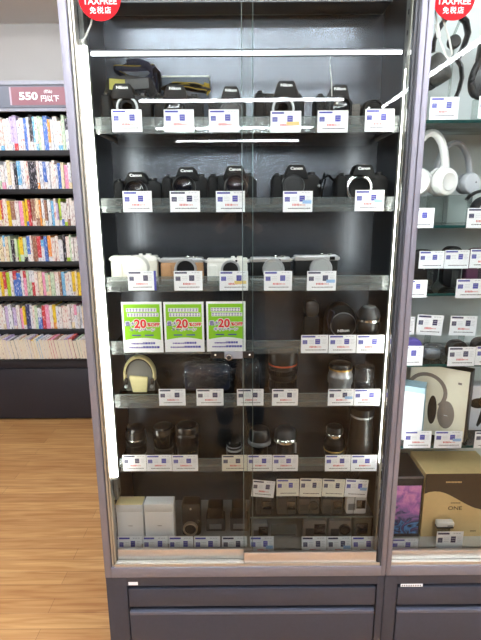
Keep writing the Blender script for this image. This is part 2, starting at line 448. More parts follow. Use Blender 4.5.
for r in range(6):
    x = BX0+.024; n = 0; room = (gaps[r]-.036-zb[r]) if r else .27
    bh = min(.235, room-.03)
    while True:
        th = rnd.uniform(.014, .031)
        if x+th > BX1-.024: break
        vis = sees(x+th, zb[r]+.1, BY+.18); n += vis
        h = bh*rnd.uniform(.9, 1.) if rnd.random() < .8 else bh*rnd.uniform(.8, .9)
        i = rnd.choice(BAG_); cn, cm, _ = SP[i]
        d = .15
        B = MB()
        j = rnd.random()
        lab = ''
        if j < .42:                                  # a coloured band at the foot of the spine
            k = rnd.choice(BAG_); zc = h*rnd.uniform(.14, .3)
            B.b(-th/2, th/2, 0, d, 0, zc, SP[k][1]).b(-th/2, th/2, 0, d, zc, h, cm)
            if SP[k][0] != cn: lab = ' with a %s foot band' % SP[k][0]
        elif j < .6:
            k = rnd.choice(BAG_); zc = h*rnd.uniform(.5, .8)
            B.b(-th/2, th/2, 0, d, 0, zc, cm).b(-th/2, th/2, 0, d, zc, h, SP[k][1])
            if SP[k][0] != cn: lab = ' with a %s upper half' % SP[k][0]
        else: B.b(-th/2, th/2, 0, d, 0, h, cm)
        B.b(-th/2+.002, th/2-.002, .003, d-.002, h, h+.0015, PAGE)
        o = B.build('book')
        o.location = (x+th/2, BY+.176+rnd.uniform(0, .012), zb[r]+.0005)
        tag(o, '%s book%s, %s from left, %s bookcase shelf' % (cn, lab, ordinal(n), ROWN[r]) if vis else 'book past the left picture edge, %s bookcase shelf' % ROWN[r], 'book', 'books on the %s bookcase shelf' % ROWN[r])
        x += th+rnd.uniform(.0008, .002)
# the row lying spine up along the plinth
x = BX0+.01; n = 0
lean = math.radians(9)
while x < BX1-.05:
    th = rnd.uniform(.016, .030); vis = sees(x+th, zpl+.1, BY); n += vis
    if x+th+.03 > BX1: break
    h = .150*rnd.uniform(.96, 1.05)
    cn, cm, _ = SP[rnd.choice(BAG_)]
    B = MB().b(-th/2, th/2, 0, .145, h-.004, h, cm).b(-th/2, -th/2+.0012, 0, .145, 0, h-.004, cm).b(th/2-.0012, th/2, 0, .145, 0, h-.004, cm)
    B.b(-th/2+.0012, th/2-.0012, .0015, .143, .001, h-.004, PAGE)
    o = B.build('book')
    o.location = (x+th/2, BY+.003, zpl+.0005+th/2*math.sin(lean)); o.rotation_euler = (0, -lean, 0)
    tag(o, 'book lying with its %s spine up, %s from left along the bookcase plinth' % (cn, ordinal(n)) if vis else 'spine up book past the left picture edge', 'book', 'books lying spine up on the plinth')
    x += th/math.cos(lean)+.001

# ------------------------------------------------------------------ showcases
ZT = 2.42
YB = .335                                            # inner face of the back wall
Z0 = wz(577, 0)                                      # top of the charcoal base
ZS = wz(567.5, 0)                                    # top of the sill
DECK = wz(541, .10)                                  # display floor
RAILY = .092
ROWV = [(117, 133), (198, 212), (276.5, 291), (341, 353.5), (394, 407), (458.5, 471)]
SZ = [wz(a+.5*(b-a), RAILY) for a, b in ROWV]                 # shelf tops, left showcase
RZ = [wz(b, RAILY) for a, b in ROWV]
RT = [wz(a, RAILY) for a, b in ROWV]
IX0, IX1 = .040, .878                                # inside of the left showcase

def base(t, x0, x1, sx0, sx1, sticker=True):
    """charcoal base with a recessed fascia and a drawer"""
    MB().b(x0, sx0, .004, .39, .0, Z0, CHAR, .001).build('stile', t)
    MB().b(sx1, x1, .004, .39, .0, Z0, CHAR, .001).build('stile', t)
    MB().b(sx0, sx1, .004, .39, wz(586, 0), Z0, CHAR).build('top_rail', t)
    MB().b(sx0, sx1, .03, .38, .06, wz(586, 0), GAPM).build('carcass', t)
    MB().b(sx0+.004, sx1-.004, .006, .03, wz(606, .006), wz(588.5, .006), CHAR2, .001).build('fascia', t)
    d = MB().b(sx0+.004, sx1-.004, .004, .03, .10, wz(611, .004), CHAR2, .002)
    d.b(sx0+.006, sx1-.006, .0, .012, wz(613.5, .004), wz(610.5, .004), mat('drawer_lip', (92, 96, 112), .35, .2, .03, 80), .001)
    d.build('drawer', t)
    MB().b(sx0, sx1, .03, .36, 0, .06, GAPM).build('kick_plate', t)

lc = thing('glass_showcase', 'tall grey glass showcase full of used cameras and lenses', 'showcase', (0, 0, 0))
base(lc, 0, .8985, wx(127, 595, 0), wx(377, 595, 0))
MB().b(0, .021, 0, .034, Z0+.0005, ZT, POST, .0015).build('post', lc)
MB().b(.884, .8985, 0, .034, Z0+.0005, ZT, POST, .0012).build('post', lc)
MB().b(.021, .884, 0, .034, Z0+.0005, ZS, POST, .001).build('sill', lc)
MB().b(.021, .884, 0, .034, ZT-.04, ZT, POST).build('top_rail', lc)
MB().b(0, .8985, .034, .36, ZT-.03, ZT, POST).build('top_panel', lc)
# jambs: dark seal then pale aluminium channel with two lips
j = MB().b(.0211, .0232, .006, .036, ZS, ZT-.04, SEAL).b(.0232, .0285, .008, .038, ZS, ZT-.04, CREAMALU).b(.0285, .0300, .018, .040, ZS, ZT-.04, MGREY).b(.0300, .0345, .014, .040, ZS, ZT-.04, CREAMALU)
j.build('door_jamb', lc)
j = MB().b(.8795, .8838, .004, .040, ZS, ZT-.04, SEAL).b(.873, .8795, .010, .044, ZS, ZT-.04, SEAL).b(.8695, .873, .030, .043, ZS, ZT-.04, CREAMALU)
j.build('door_jamb', lc)
# sliding track on the sill
tr = MB().b(.031, .880, .004, .050, ZS, ZS+.004, ALU).b(.031, .880, .004, .006, ZS+.004, ZS+.011, ALU).b(.031, .880, .0215, .0235, ZS+.004, ZS+.011, ALU).b(.031, .880, .045, .050, ZS+.004, ZS+.016, ALU)
tr.build('door_track', lc)
CH = wz(557, .058)
MB().b(.041, .878, .0505, .0745, CH-.004, CH-.0003, POST).build('card_channel', lc)
MB().b(.041, .878, .0655, YB, DECK-.016, DECK, mat('deck_grey', (150, 148, 144), .5, .1, .05, 60)).build('display_floor', lc)
MB().b(.0, .8985, YB, YB+.02, Z0+.0005, ZT-.03, BRUSH).build('back_panel', lc)
# sides: clear front light, pale slotted upright, dark panel
for s, xa, xb in ((0, .001, .006), (1, .8925, .8975)):
    sp = MB().b(xa, xb, .125, YB, Z0+.001, ZT-.03, SIDE); sp.build('side_panel', lc)
    if s == 0: u = MB().b(.006, .036, .085, .124, SZ[5]-.12, ZT-.03, UPR, .001); xin = .036
    else: u = MB().b(.8855, .8925, .085, .124, DECK, ZT-.03, UPR, .001); xin = .8855
    z = SZ[5]-.10
    while z < ZT-.1:
        u.b(xin-.0006, xin+.0006, .100, .106, z, z+.012, GAPM); z += .05
    u.build('shelf_upright', lc)
MB().b(.001, .005, .0345, .0845, Z0+.001, ZT-.03, GLASS).build('side_pane', lc)
MB().b(.8935, .8975, .0345, .0845, Z0+.001, ZT-.03, GLASS).build('side_pane', lc)
# inner lining left of the dark wall, brushed
MB().b(.006, .024, .126, YB, DECK, ZT-.03, SIDE).build('side_lining', lc)
MB().b(.887, .8925, .126, YB, DECK, ZT-.03, SIDE).build('side_lining', lc)
# upper rear channel with bright edges
y1c = .235; zc = wz(1.5, y1c); zb2 = wz(13.5, YB)
MB().b(.041, .878, y1c, YB-.001, zc, zc+.09, DGREY).b(.041, .878, y1c-.003, y1c, zc-.002, zc+.004, MGREY).b(.041, .878, YB-.006, YB-.001, zb2-.005, zb2, MGREY).build('rear_channel', lc)
# lamps of the showcase
def tubeled(t, x, y, z0, z1, m, r=.0095):
    p = MB().tube([(x, y, z0), (x, y, z1)], r, m, 14).build('led_tube', t)
    MB().tube([(x, y, z1), (x, y, z1+.014)], r*1.08, ALU, 14).tube([(x, y, z0-.008), (x, y, z0)], r*1.05, WHT, 14).build('end_cap', t)
LY = .053
lt = thing('showcase_light', 'bright white upright tube light at the left side of the camera showcase', 'light', (0, 0, 0), 0, 'upright tube lights')
tubeled(lt, .0405, LY, wz(475, LY), wz(45.5, LY), LED, .0098)
rtx = .8795  # beside the right jamb
lt = thing('showcase_light', 'white upright tube light at the right side of the camera showcase', 'light', (0, 0, 0), 0, 'upright tube lights')
tubeled(lt, rtx-.003, LY, wz(463, LY), wz(70, LY), LED, .0068)
lb = thing('showcase_light_bar', 'horizontal white light bar across the top of the camera showcase', 'light', (0, 0, 0))
LBY = .112; zb_ = wz(53, LBY)
MB().b(.041, .8785, LBY, LBY+.022, zb_-.004, zb_+.008, CHAR, .001).b(.041, .8785, LBY-.014, LBY, zb_+.0042, zb_+.0065, CHAR, .001).build('housing', lb)
MB().b(.043, .8765, LBY-.007, LBY-.0003, zb_-.0062, zb_+.0035, LEDBAR, .002).build('diffuser', lb)
# glass doors with bottom rails and lock
dl = thing('sliding_door', 'left sliding glass door of the camera showcase, behind the other', 'door', (0, 0, 0), 0, 'showcase sliding doors')
xr = wx(253, 400, .03); xl = wx(243, 400, .012)
MB().b(.0395, xr, .0275, .0325, ZS+.014, ZT-.041, GLASS).build('glass_pane', dl)
MB().b(.0395, xr, .0245, .0355, wz(555.5, .0245), wz(549, .0245), mat('door_rail', (205, 198, 192), .34, .75, .03, 150), .001).b(.0395, xr, .0262, .0338, ZS+.006, wz(555.5, .0245), ALU).build('bottom_rail', dl)
dr = thing('sliding_door', 'right sliding glass door of the camera showcase, in front at the overlap', 'door', (0, 0, 0), 0, 'showcase sliding doors')
MB().b(xl, .8685, .0115, .0165, ZS+.014, ZT-.041, GLASS).build('glass_pane', dr)
MB().b(xl, .8685, .0085, .0195, ZS+.0062, wz(553, .0085), MATS['door_rail'], .001).b(xl, .8685, .0075, .0085, ZS+.0062, ZS+.0115, ALU).build('bottom_rail', dr)
MB().b(xr-.0016, xr, .027, .033, wz(549, .0245), ZT-.041, EDGE).build('edge_strip', dl)
MB().b(xl, xl+.0016, .011, .017, wz(553, .0085), ZT-.041, EDGE).build('edge_strip', dr)
# lock: on the face of the left door, clipped over the edge
lx0, lx1 = wx(211, 355, .006), wx(254, 355, .006); lz0, lz1 = wz(359, .006), wz(350.5, .006)
lk = thing('showcase_lock', 'small chrome and black lock on the showcase doors', 'lock', ((lx0+lx1)/2, .006, lz0))
lw, lh = lx1-lx0, lz1-lz0
MB().box((0, .0018, lh/2), (lw, .0035, lh*.8), BLKS, .001).build('base_plate', lk)
MB().box((.003, -.0012, lh*.52), (lw*.42, .005, lh*.86), mat('lock_steel', (116, 118, 124), .4, .0, .03, 100), .0012).build('latch_plate', lk)
MB().lathe([(.0078, 0), (.0088, .001), (.0088, .009), (.0074, .0105), (0, .0105)], CHROME, at(-.010, -.0037, lh*.34) @ AXF).lathe([(.0056, 0), (.0056, .0008), (0, .0008)], GAPM, at(-.010, -.0142, lh*.34) @ AXF).build('key_cylinder', lk)
for s in (-1, 1): MB().lathe([(.0028, 0), (.0022, .0014), (0, .0016)], WHT, at(s*lw*.40, 0, lh*.5) @ AXF, 12).build('screw', lk)
# small white sticker on the base
MB().b(wx(128, 582, 0), wx(137.5, 582, 0), .0028, .0038, wz(584.3, .003), wz(581.3, .003), CARD).build('paper_label', lc)

# shelves: glass with clear price rail
SHN = ['top', 'second', 'third', 'fourth', 'fifth', 'sixth']
for i, (z, zr, zt_) in enumerate(zip(SZ, RZ, RT)):
    t = thing('glass_shelf', 'clear glass shelf with price rail, %s from the top in the camera showcase' % ORD[i], 'shelf', (0, 0, z), 0, 'camera showcase shelves')
    MB().b(.0412, .8777, .0985, YB-.001, -.0075, 0, SHELFD).build('glass_plate', t)
    MB().b(.0412, .8777, .0965, .0983, -.0075, 0, EDGE).build('front_edge', t)
    MB().b(.047, .8765, RAILY, RAILY+.0018, zr-z, zt_-z, RAIL).b(.047, .8765, RAILY+.0018, .0963, -.0012, .0005, RAIL).b(.047, .8765, RAILY-.0006, RAILY+.0022, zt_-z+.0001, zt_-z+.0012, EDGE).b(.047, .8765, RAILY-.0012, RAILY, zr-z, zr-z+.003, RAIL).build('price_rail', t)
    for s, x in ((-1, .0445), (1, .8735)):
        MB().b(x-.0025, x+.0025, .126, YB-.012, -.018, -.0078, ALU).build('bracket', t)

# ------------------------------------------------------------------ price cards
def card(u0, u1, v0, v1, Y, label, style='b', tilt=0., lean=0., group='price cards', h=None, back=0, tname='price_card'):
    x0, x1 = wx(u0, (v0+v1)/2, Y), wx(u1, (v0+v1)/2, Y)
    z0, z1 = wz(v1, Y, (u0+u1)/2), wz(v0, Y, (u0+u1)/2)
    w = x1-x0; h = h or z1-z0
    rr = random.Random(int(u0*31+v0*7))
    main = {'b': INKB, 'n': INKN, 'k': INKN}[style[0]]
    B = MB().b(-w/2, w/2, -.0006, .0006, 0, h, CARDC if 'c' in style else CARD)
    y = -.0009
    B.quad(-w*.46, -w*.46+w*.44*rr.uniform(.9, 1.1), h*.87, h*.95, y, main)
    for k in range(3): B.quad(w*.12+k*.0085, w*.12+k*.0085+.006, h*.90, h*.93, y, INKG)
    a = -w*.44; s = h*.22
    B.quad(a, a+w*.17, h*.50, h*.50+s, y, main)
    for k in range(3): B.quad(a+w*.02, a+w*.15, h*.53+k*s*.3, h*.545+k*s*.3, y-.0002, INKG)
    off = rr.uniform(-.02, .06)
    B.quad(w*(.04+off), w*(.22+off), h*.50, h*.78, y, main)
    for k in range(2): B.quad(w*(.06+off), w*(.20+off), h*(.585+k*.1), h*(.605+k*.1), y-.0002, INKG)
    for k in range(4): B.quad(w*.29, w*(.44-.03*(k % 2)), h*(.74-k*.075), h*(.755-k*.075), y, INKG)
    for k in range(3): B.quad(-w*.22, -w*.03, h*(.70-k*.08), h*(.715-k*.08), y, INKG)
    if 'l' in style: B.quad(w*.16, w*.46, h*.40, h*.56, y-.0003, INKL)
    if 'y' in style: B.quad(w*.02, w*.44, h*.34, h*.5, y-.0003, INKY)
    if 'r' not in style:                             # the red price figures, unreadably small
        x = -w*.18
        for k in range(9):
            B.quad(x, x+w*.030, h*(.295 if k < 5 else .31), h*(.395 if k < 5 else .37), y, INKR if k < 6 else INKP); x += w*.05
    x = -w*.33
    while x < w*.38:
        q = w*rr.uniform(.02, .06); B.quad(x, x+q, h*.155, h*.195, y, INKK); x += q+w*.012
    if 'e' in style: B.b(w/2, w/2+.006, -.0006, .003, 0, h, INKB)
    o = B.build(tname)
    o.location = ((x0+x1)/2, Y, z0); o.rotation_euler = (lean, tilt, 0)
    tag(o, label, 'price card', group)
    return o
TY = RAILY-.0020
def row(i, v0, v1, items):
    for u0, u1, st, lab, *rest in items:
        card(u0, u1, rest[0] if rest else v0, rest[1] if rest else v1, TY, lab, st, group='price cards on the %s shelf rail' % SHN[i])
row(0, 109.5, 132, [
    (112, 142, 'b', 'price card under the camera carrying the coiled strap, top shelf'),
    (164, 194, 'b', 'price card under the camera with yellow edged strap, top shelf'),
    (209, 239, 'b', 'price card under the small half hidden camera, top shelf'),
    (270.5, 301, 'by', 'price card below the white ring of the middle camera, top shelf', 111, 132.5),
    (317.5, 348, 'b', 'price card under the camera beside the hanging white wire, top shelf', 110.5, 132.5),
    (365, 394, 'b', 'price card at the round lens by the right end, top shelf', 109, 131.5)])
row(1, 191, 212, [
    (123, 152, 'b', 'price card under the first black camera from the left, second shelf'),
    (170, 200, 'n', 'price card under the second black camera from the left, second shelf'),
    (216, 245, 'b', 'price card left of the door overlap, second shelf'),
    (283, 312.5, 'bl', 'price card under the camera with chrome side button, second shelf'),
    (355, 384, 'bl', 'price card partly over the big silver lens mount, second shelf', 190, 211)])
row(2, 271, 290.5, [
    (128, 154, 'ne', 'price card with blue edge under the ivory camera, third shelf'),
    (174, 202.5, 'n', 'price card under the tan leather camera, third shelf'),
    (219.5, 248, 'by', 'price card under the white camera with black mount, third shelf'),
    (264, 292, 'b', 'price card under the silver topped camera beside the door overlap, third shelf'),
    (307, 336, 'nl', 'price card with pale blue line under the rightmost camera, third shelf')])
row(3, 335, 353, [
    (301, 328, 'b', 'price card under the slim upright case, fourth shelf'),
    (328.7, 356, 'b', 'price card under the round black case, fourth shelf'),
    (356.7, 384, 'b', 'price card under the silver ringed lens, fourth shelf')])
row(4, 389, 405.5, [
    (159, 185.5, 'n', 'price card right of the cream pouch, fifth shelf'),
    (196.5, 223.5, 'n', 'price card under the larger bagged item, fifth shelf'),
    (237, 263.5, 'n', 'price card under the smaller bagged item, fifth shelf'),
    (272, 298, 'n', 'price card under the tall red ringed lens, fifth shelf'),
    (328, 353.5, 'nl', 'price card under the silver lens, fifth shelf'),
    (354, 380, 'b', 'price card under the glossy bagged lens, fifth shelf')])
row(5, 455, 471, [
    (123, 146.3, 'n', 'price card under the lens by the left end, sixth shelf'),
    (146.7, 171.8, 'b', 'price card under the second lens from the left, sixth shelf'),
    (172.2, 198, 'b', 'price card under the third lens from the left, sixth shelf'),
    (222, 247, 'kc', 'price card under the tiny lens with two rings, sixth shelf'),
    (247.5, 272, 'b', 'price card under the flat pancake lens, sixth shelf'),
    (272.5, 298, 'b', 'price card under the clear capped lens, sixth shelf'),
    (325, 350.5, 'b', 'price card under the gold ringed lens, sixth shelf'),
    (351, 377, 'b', 'price card under the big flared lens hood, sixth shelf')])
# row at the foot, held by the display floor
FY = .058
for u0, u1, st, lab in [
    (117.5, 141.5, 'b', 'price card before the cream topped white box at the foot of the showcase'),
    (142.5, 167.5, 'b', 'price card before the all white box at the foot of the showcase'),
    (168.5, 193, 'b', 'price card before the ringed dark camera at the foot of the showcase'),
    (194, 220, 'b', 'price card before the left dark speedlight at the foot of the showcase'),
    (222, 247, 'n', 'price card before the right dark speedlight at the foot of the showcase'),
    (250, 274, 'bl', 'price card before the lone action camera by the door overlap, foot of showcase'),
    (302, 327, 'n', 'price card before the first of the three foot row action cameras'),
    (327.6, 352, 'nl', 'price card before the round lensed action camera, foot of showcase'),
    (352.6, 378, 'b', 'price card before the cube camera, foot of showcase')]:
    card(u0, u1, 539, 557, FY, lab, st, lean=-.22, group='price cards along the showcase foot')

# ------------------------------------------------------------------ cameras
def dslr(hump_u, u0, u1, vtop, si, label, logo, yf=.150, mount='ring', grip=True, hv=None, lens=0., ring_u=None, ring_r=None, accent=None, group='black cameras', rz=0.):
    """black reflex camera: u0..u1 body width in the photo, vtop the top of its prism hump"""
    z = SZ[si]+.0002
    x0, x1 = wx(u0, (vtop+ROWV[si][0])/2, yf), wx(u1, (vtop+ROWV[si][0])/2, yf)
    w = x1-x0; xc = (x0+x1)/2
    H = wz(vtop, yf+.012, hump_u)-z
    hx = wx(hump_u, vtop, yf+.005)-xc
    t = thing('camera', label, 'camera', (xc, yf, z), rz, group)
    sh = H*.76; a = w/2
    hwid = min(.031, w*.24)
    outline = [(-a+.004, 0), (a-.004, 0), (a, .006), (a, sh*.80), (a-.010, sh*.95), (a-.022, sh), (-a+.030, sh), (-a+.012, sh*.93), (-a, sh*.84), (-a, .006)]
    MB().prism(outline, .0, .046, BLK, .005).b(-a+.01, a-.01, .046, .052, sh*.15, sh*.8, BLKS, .002).build('body', t)
    hp = [(hx-hwid*1.12, sh*.86), (hx+hwid*1.12, sh*.86), (hx+hwid*1.05, sh*1.01), (hx+hwid*.80, H*.95), (hx+hwid*.62, H), (hx-hwid*.62, H), (hx-hwid*.80, H*.95), (hx-hwid*1.05, sh*1.01)]
    MB().prism(hp, -.010, .042, BLK, .004).build('prism_hump', t)
    MB().b(hx-.011, hx+.011, .014, .034, H-.001, H+.0022, MGREY, .0006).build('hot_shoe', t)
    MB().text(logo, .0105 if len(logo) < 6 else .0092, INKW, at(hx, -.0108, H*.905) @ FACE, .0003, .0003, 1.25).build('maker_lettering', t)
    if grip:
        gp = [(-a-.001, .002), (-a+.030, .002), (-a+.033, sh*.4), (-a+.029, sh*.93), (-a+.018, sh*.99), (-a+.004, sh*.96), (-a-.001, sh*.80)]
        MB().prism(gp, -.026, .004, RUB, .009, seg=3).build('grip', t)
        MB().lathe([(.0075, 0), (.0075, .003), (.0055, .0045), (0, .0045)], BLKS, at(-a+.016, -.010, sh*.985), 16).build('shutter_button', t)
    MB().lathe([(.011, 0), (.0115, .002), (.0115, .008), (.0105, .0095), (0, .0095)], BLKS, at(a-.026, .022, sh-.002), 20).build('mode_dial', t)
    cz = wz(ring_u[1], yf-.012, ring_u[0])-z if ring_u else H*.40
    lx = wx(ring_u[0], ring_u[1], yf-.012)-xc if ring_u else hx
    R = ring_r or .030
    cz = max(cz, R*1.13+.0008)
    M = at(lx, .002, cz) @ AXF
    if mount == 'ring':                              # bright metal bayonet with its dark throat
        MB().lathe([(R*1.12, 0), (R*1.12, .008), (R*1.08, .010), (R*.92, .010), (R*.90, .008), (R*.90, .001)], WRING, M, 40, cap=False).build('lens_mount', t)
        MB().lathe([(R*.90, .0005), (R*.86, .004), (R*.55, .004), (R*.5, .002), (0, .002)], BLK, M, 32).build('mirror_box', t)
    elif mount == 'silver':
        MB().lathe([(R*1.1, 0), (R*1.1, .010), (R*1.02, .012), (R*.84, .012), (R*.82, .009), (R*.82, .001)], CHROME, M, 40, cap=False).build('lens_mount', t)
        MB().lathe([(R*.82, .0005), (R*.8, .006), (R*.6, .006), (R*.5, .003), (0, .003)], BLK, M, 32).build('mirror_box', t)
    elif mount == 'cap':
        MB().lathe([(R*1.1, 0), (R*1.1, .006), (R*1.0, .007)], MGREY, M, 36).build('lens_mount', t)
        MB().lathe([(R*1.02, .0068), (R*1.02, .014), (R*.95, .017), (R*.7, .017), (R*.68, .0155), (0, .0155)], BLKS, M, 36).build('body_cap', t)
    else:
        MB().lathe([(R*1.08, 0), (R*1.08, .006), (R*1.0, .007)], MGREY, M, 36).build('lens_mount', t)
        MB().lathe([(R*.98, .006), (R*1.0, .012), (R*1.06, .014), (R*1.06, .024), (R*1.0, .026), (R*1.0, .034), (R*.92, .036), (R*.80, .031), (R*.78, .026)], BLKS, M, 36, cap=False).build('lens_barrel', t)
        MB().lathe([(R*.78, .026), (R*.5, .0285), (0, .030)], LENSG, M, 32).build('front_glass', t)
    if accent == 'knob':
        MB().lathe([(.006, 0), (.006, .006), (.004, .008), (0, .008)], CHROME, at(a-.006, -.002, sh*.62) @ AXF, 16).lathe([(.0055, 0), (.0055, .004), (.0035, .004), (.0035, .0)], CHROME, at(a-.004, -.002, sh*.2) @ AXF, 16, cap=False).build('release_button', t)
    for s in (-1, 1):
        MB().tube([(s*(a-.001), .02+.006*math.cos(q*PI/4), sh*.82+.006*math.sin(q*PI/4)) for q in range(8)], .0012, CHROME, 6, closed=True).build('strap_lug', t)
    t['_dims'] = [w, H, sh, hx]
    return t, w, H, sh, hx
def dims_done():
    for o in COL.objects:
        if '_dims' in o: del o['_dims']

# top shelf
t, w, H, sh, hx = dslr(123, 102, 151, 85, 0, 'black camera with white ring under a coiled strap, top shelf by the left light', 'Nikon', ring_u=(126.5, 107), ring_r=.0275)
# broad strap over its back with a pale yellow patch, and the coil above
st = MB().tube([(-w*.50, .03, sh*.8), (-w*.53, .07, sh*1.05), (-w*.44, .085, H*1.17), (-w*.1, .088, H*1.22), (w*.35, .085, H*1.16), (w*.55, .07, sh*1.05), (w*.50, .03, sh*.82)], .01, DGREY, 10, flat=(.019, .0022))
st.build('neck_strap', t)
sp = MB().box((-w*.30, .079, H*1.14), (w*.34, .004, .030), PALEYEL, .001, Matrix.Rotation(.06, 3, 'Y')).build('strap_patch', t)
MB().box((w*.12, .079, H*1.15), (w*.50, .004, .028), MGREY, .001, Matrix.Rotation(-.06, 3, 'Y')).build('strap_pad', t)
lp = []
for k in range(26):
    q = k/25*2.6*PI
    lp.append((w*.02+w*.44*math.cos(q)*(1-.006*k), .115+.02*math.sin(q*2), H*1.50+.020*math.sin(q)+.012*math.cos(1.7*q)))
cl = MB().tube(lp, .008, NAVY, 10, flat=(.0085, .003)); cl.tube([(p[0], p[1]-.0042, p[2]+.006) for p in lp[:14]], .0013, YEL, 6)
cl.tube([(w*.50, .08, sh), (w*.52, .10, H*1.2), (w*.47, .118, H*1.45), (w*.3, .125, H*1.68), (w*.05, .125, H*1.70), (-w*.2, .122, H*1.62)], .008, NAVY, 10, flat=(.010, .004))
cl.tube([(w*.58, .08, sh*.9), (w*.60, .10, H*1.2), (w*.55, .115, H*1.42), (w*.43, .118, H*1.56)], .008, BLK, 10, flat=(.012, .004))
cl.build('strap_coil', t)
t, w, H, sh, hx = dslr(175.5, 155, 203, 86, 0, 'black camera with yellow edged strap folded on top, top shelf', 'Nikon', mount='lens', ring_u=(175, 112), ring_r=.030)
sb = MB()
for k, (dz, dx, c) in enumerate([(.0, 0, BLK), (.007, .01, NAVY), (.013, -.006, BLK)]):
    pts = [(-w*.36+dx+w*.92*q/12, .062+.008*math.sin(q*.9+k), H*.93+dz+.011*math.sin(q/12*PI)) for q in range(13)]
    sb.tube(pts, .006, c, 8, flat=(.0048, .012), up=(0, 0, 1)); sb.tube([(p[0], p[1]-.012, p[2]+.003) for p in pts[3:]], .0015, YEL, 6)
sb.tube([(w*.55, .06, H*.9), (w*.62, .052, H*.97), (w*.60, .05, H*1.08), (w*.5, .055, H*1.12)], .004, YEL, 8, flat=(.006, .002))
sb.build('neck_strap', t)
x0, x1 = wx(148, 80, .278), wx(209, 80, .278); zt = wz(75.5, .278)
bx = thing('carton', 'dark grey carton with pale lid edge behind the strapped camera, top shelf', 'box', ((x0+x1)/2, .278, SZ[0]+.0003))
MB().b(-(x1-x0)/2, (x1-x0)/2, 0, .05, 0, zt-SZ[0]-.004, mat('slate_carton', (82, 90, 102), .6, 0, .04, 60), .001).build('body', bx)
MB().b(-(x1-x0)/2-.001, (x1-x0)/2+.001, -.001, .051, zt-SZ[0]-.0038, zt-SZ[0], CARDC, .0005).build('lid', bx)
dslr(231, 208, 246, 88, 0, 'small black camera mostly hidden by its card, top shelf left of the overlap', 'Nikon', mount='cap', yf=.165, grip=False)
dslr(286, 254, 305, 82.5, 0, 'black camera with a white ring over its mount, top shelf right of the overlap', 'Nikon', ring_u=(283.5, 108), ring_r=.0285)
dslr(339, 314, 353, 86.5, 0, 'black camera beside the hanging white wire, top shelf', 'Nikon', mount='lens', ring_u=(340, 108), ring_r=.026)
# white wire from the light bar
MB().tube([(wx(330.5, 56, .135), .135, wz(56, .135)), (wx(330, 66, .135), .135, wz(66, .135)), (wx(331.5, 80, .137), .137, wz(80, .137)), (wx(331.8, 96, .140), .140, wz(96, .140)), (wx(333, 101, .146), .146, wz(101, .146))], .0011, WHT, 8).build('security_wire')
tag(bpy.data.objects['security_wire'], 'thin white wire hanging from the light bar to a camera', 'wire')

# ------------------------------------------------------------------ lenses and other lathe-turned gear
def gear(name, label, cat, u, vt, si, parts, Y=.16, r=None, group=None, z=None, u0=None, u1=None):
    """standing round thing; parts: list of (part name, material, [(r fraction, z fraction) ...]); sized from the photo"""
    zb0 = SZ[si] if z is None else z
    if u0 is not None:
        vm = (vt+ROWV[si][0])/2
        u = (u0+u1)/2; r = (wx(u1, vm, Y)-wx(u0, vm, Y))/2
    x = wx(u, vt+8, Y); H = wz(vt, Y, u)-zb0
    t = thing(name, label, cat, (x, Y, zb0+.0003), 0, group)
    for pn, m, prof in parts:
        MB().lathe([(a*r, b*H) for a, b in prof], m, None, 36).build(pn, t)
    return t, r, H
def ribs(t, r, z0, z1, n, m, name='ribbed_ring'):
    B = MB().lathe([(r*.97, z0), (r, z0+.001), (r, z1-.001), (r*.97, z1)], m, None, 36)
    for k in range(n):
        a = 2*PI*k/n
        B.box((r*math.cos(a), r*math.sin(a), (z0+z1)/2), (.0022, .0016, (z1-z0)*.86), m, 0, Matrix.Rotation(a, 3, 'Z'))
    B.build(name, t)
# round thing at the right end of the top shelf: a lens lying on its side, its front towards the viewer
x0, x1 = wx(360, 102, .16), wx(386, 102, .16); R = (x1-x0)/2
t = thing('lens', 'black lens lying on its side at the right end of the top shelf', 'lens', ((x0+x1)/2, .16, SZ[0]+.0004), .2)
M = at(0, .02, R*1.02) @ AXF
MB().lathe([(R*.8, -.055), (R*.82, -.01), (R*.92, 0), (R, .008), (R, .030), (R*.96, .034), (R*.86, .034), (R*.80, .026)], BLK, M, 36).build('barrel', t)
MB().lathe([(R*.80, .026), (R*.74, .020), (R*.72, .022), (R*.4, .024), (0, .025)], BLKG, M, 32).build('front_glass', t)
MB().lathe([(R*1.005, .012), (R*1.02, .014), (R*1.02, .026), (R*1.005, .028)], RUB, M, 36).build('focus_ring', t)
MB().box((-R*.62, -.016, R*1.15), (.006, .004, .022), CHROME, .001, Matrix.Rotation(.4, 3, 'Y')).build('side_clip', t)
x = wx(356, 110, .155)
t = thing('small_carton', 'small grey brown carton left of the round lens, top shelf', 'box', (x, .155, SZ[0]+.0003))
MB().b(-.012, .012, 0, .04, 0, wz(104.5, .155)-SZ[0], mat('grey_brown_carton', (98, 92, 86), .7, 0, .06, 80), .001).b(-.0123, .0123, -.0003, .0403, (wz(104.5, .155)-SZ[0])*.7, (wz(104.5, .155)-SZ[0])*.72, DGREY).build('body', t)

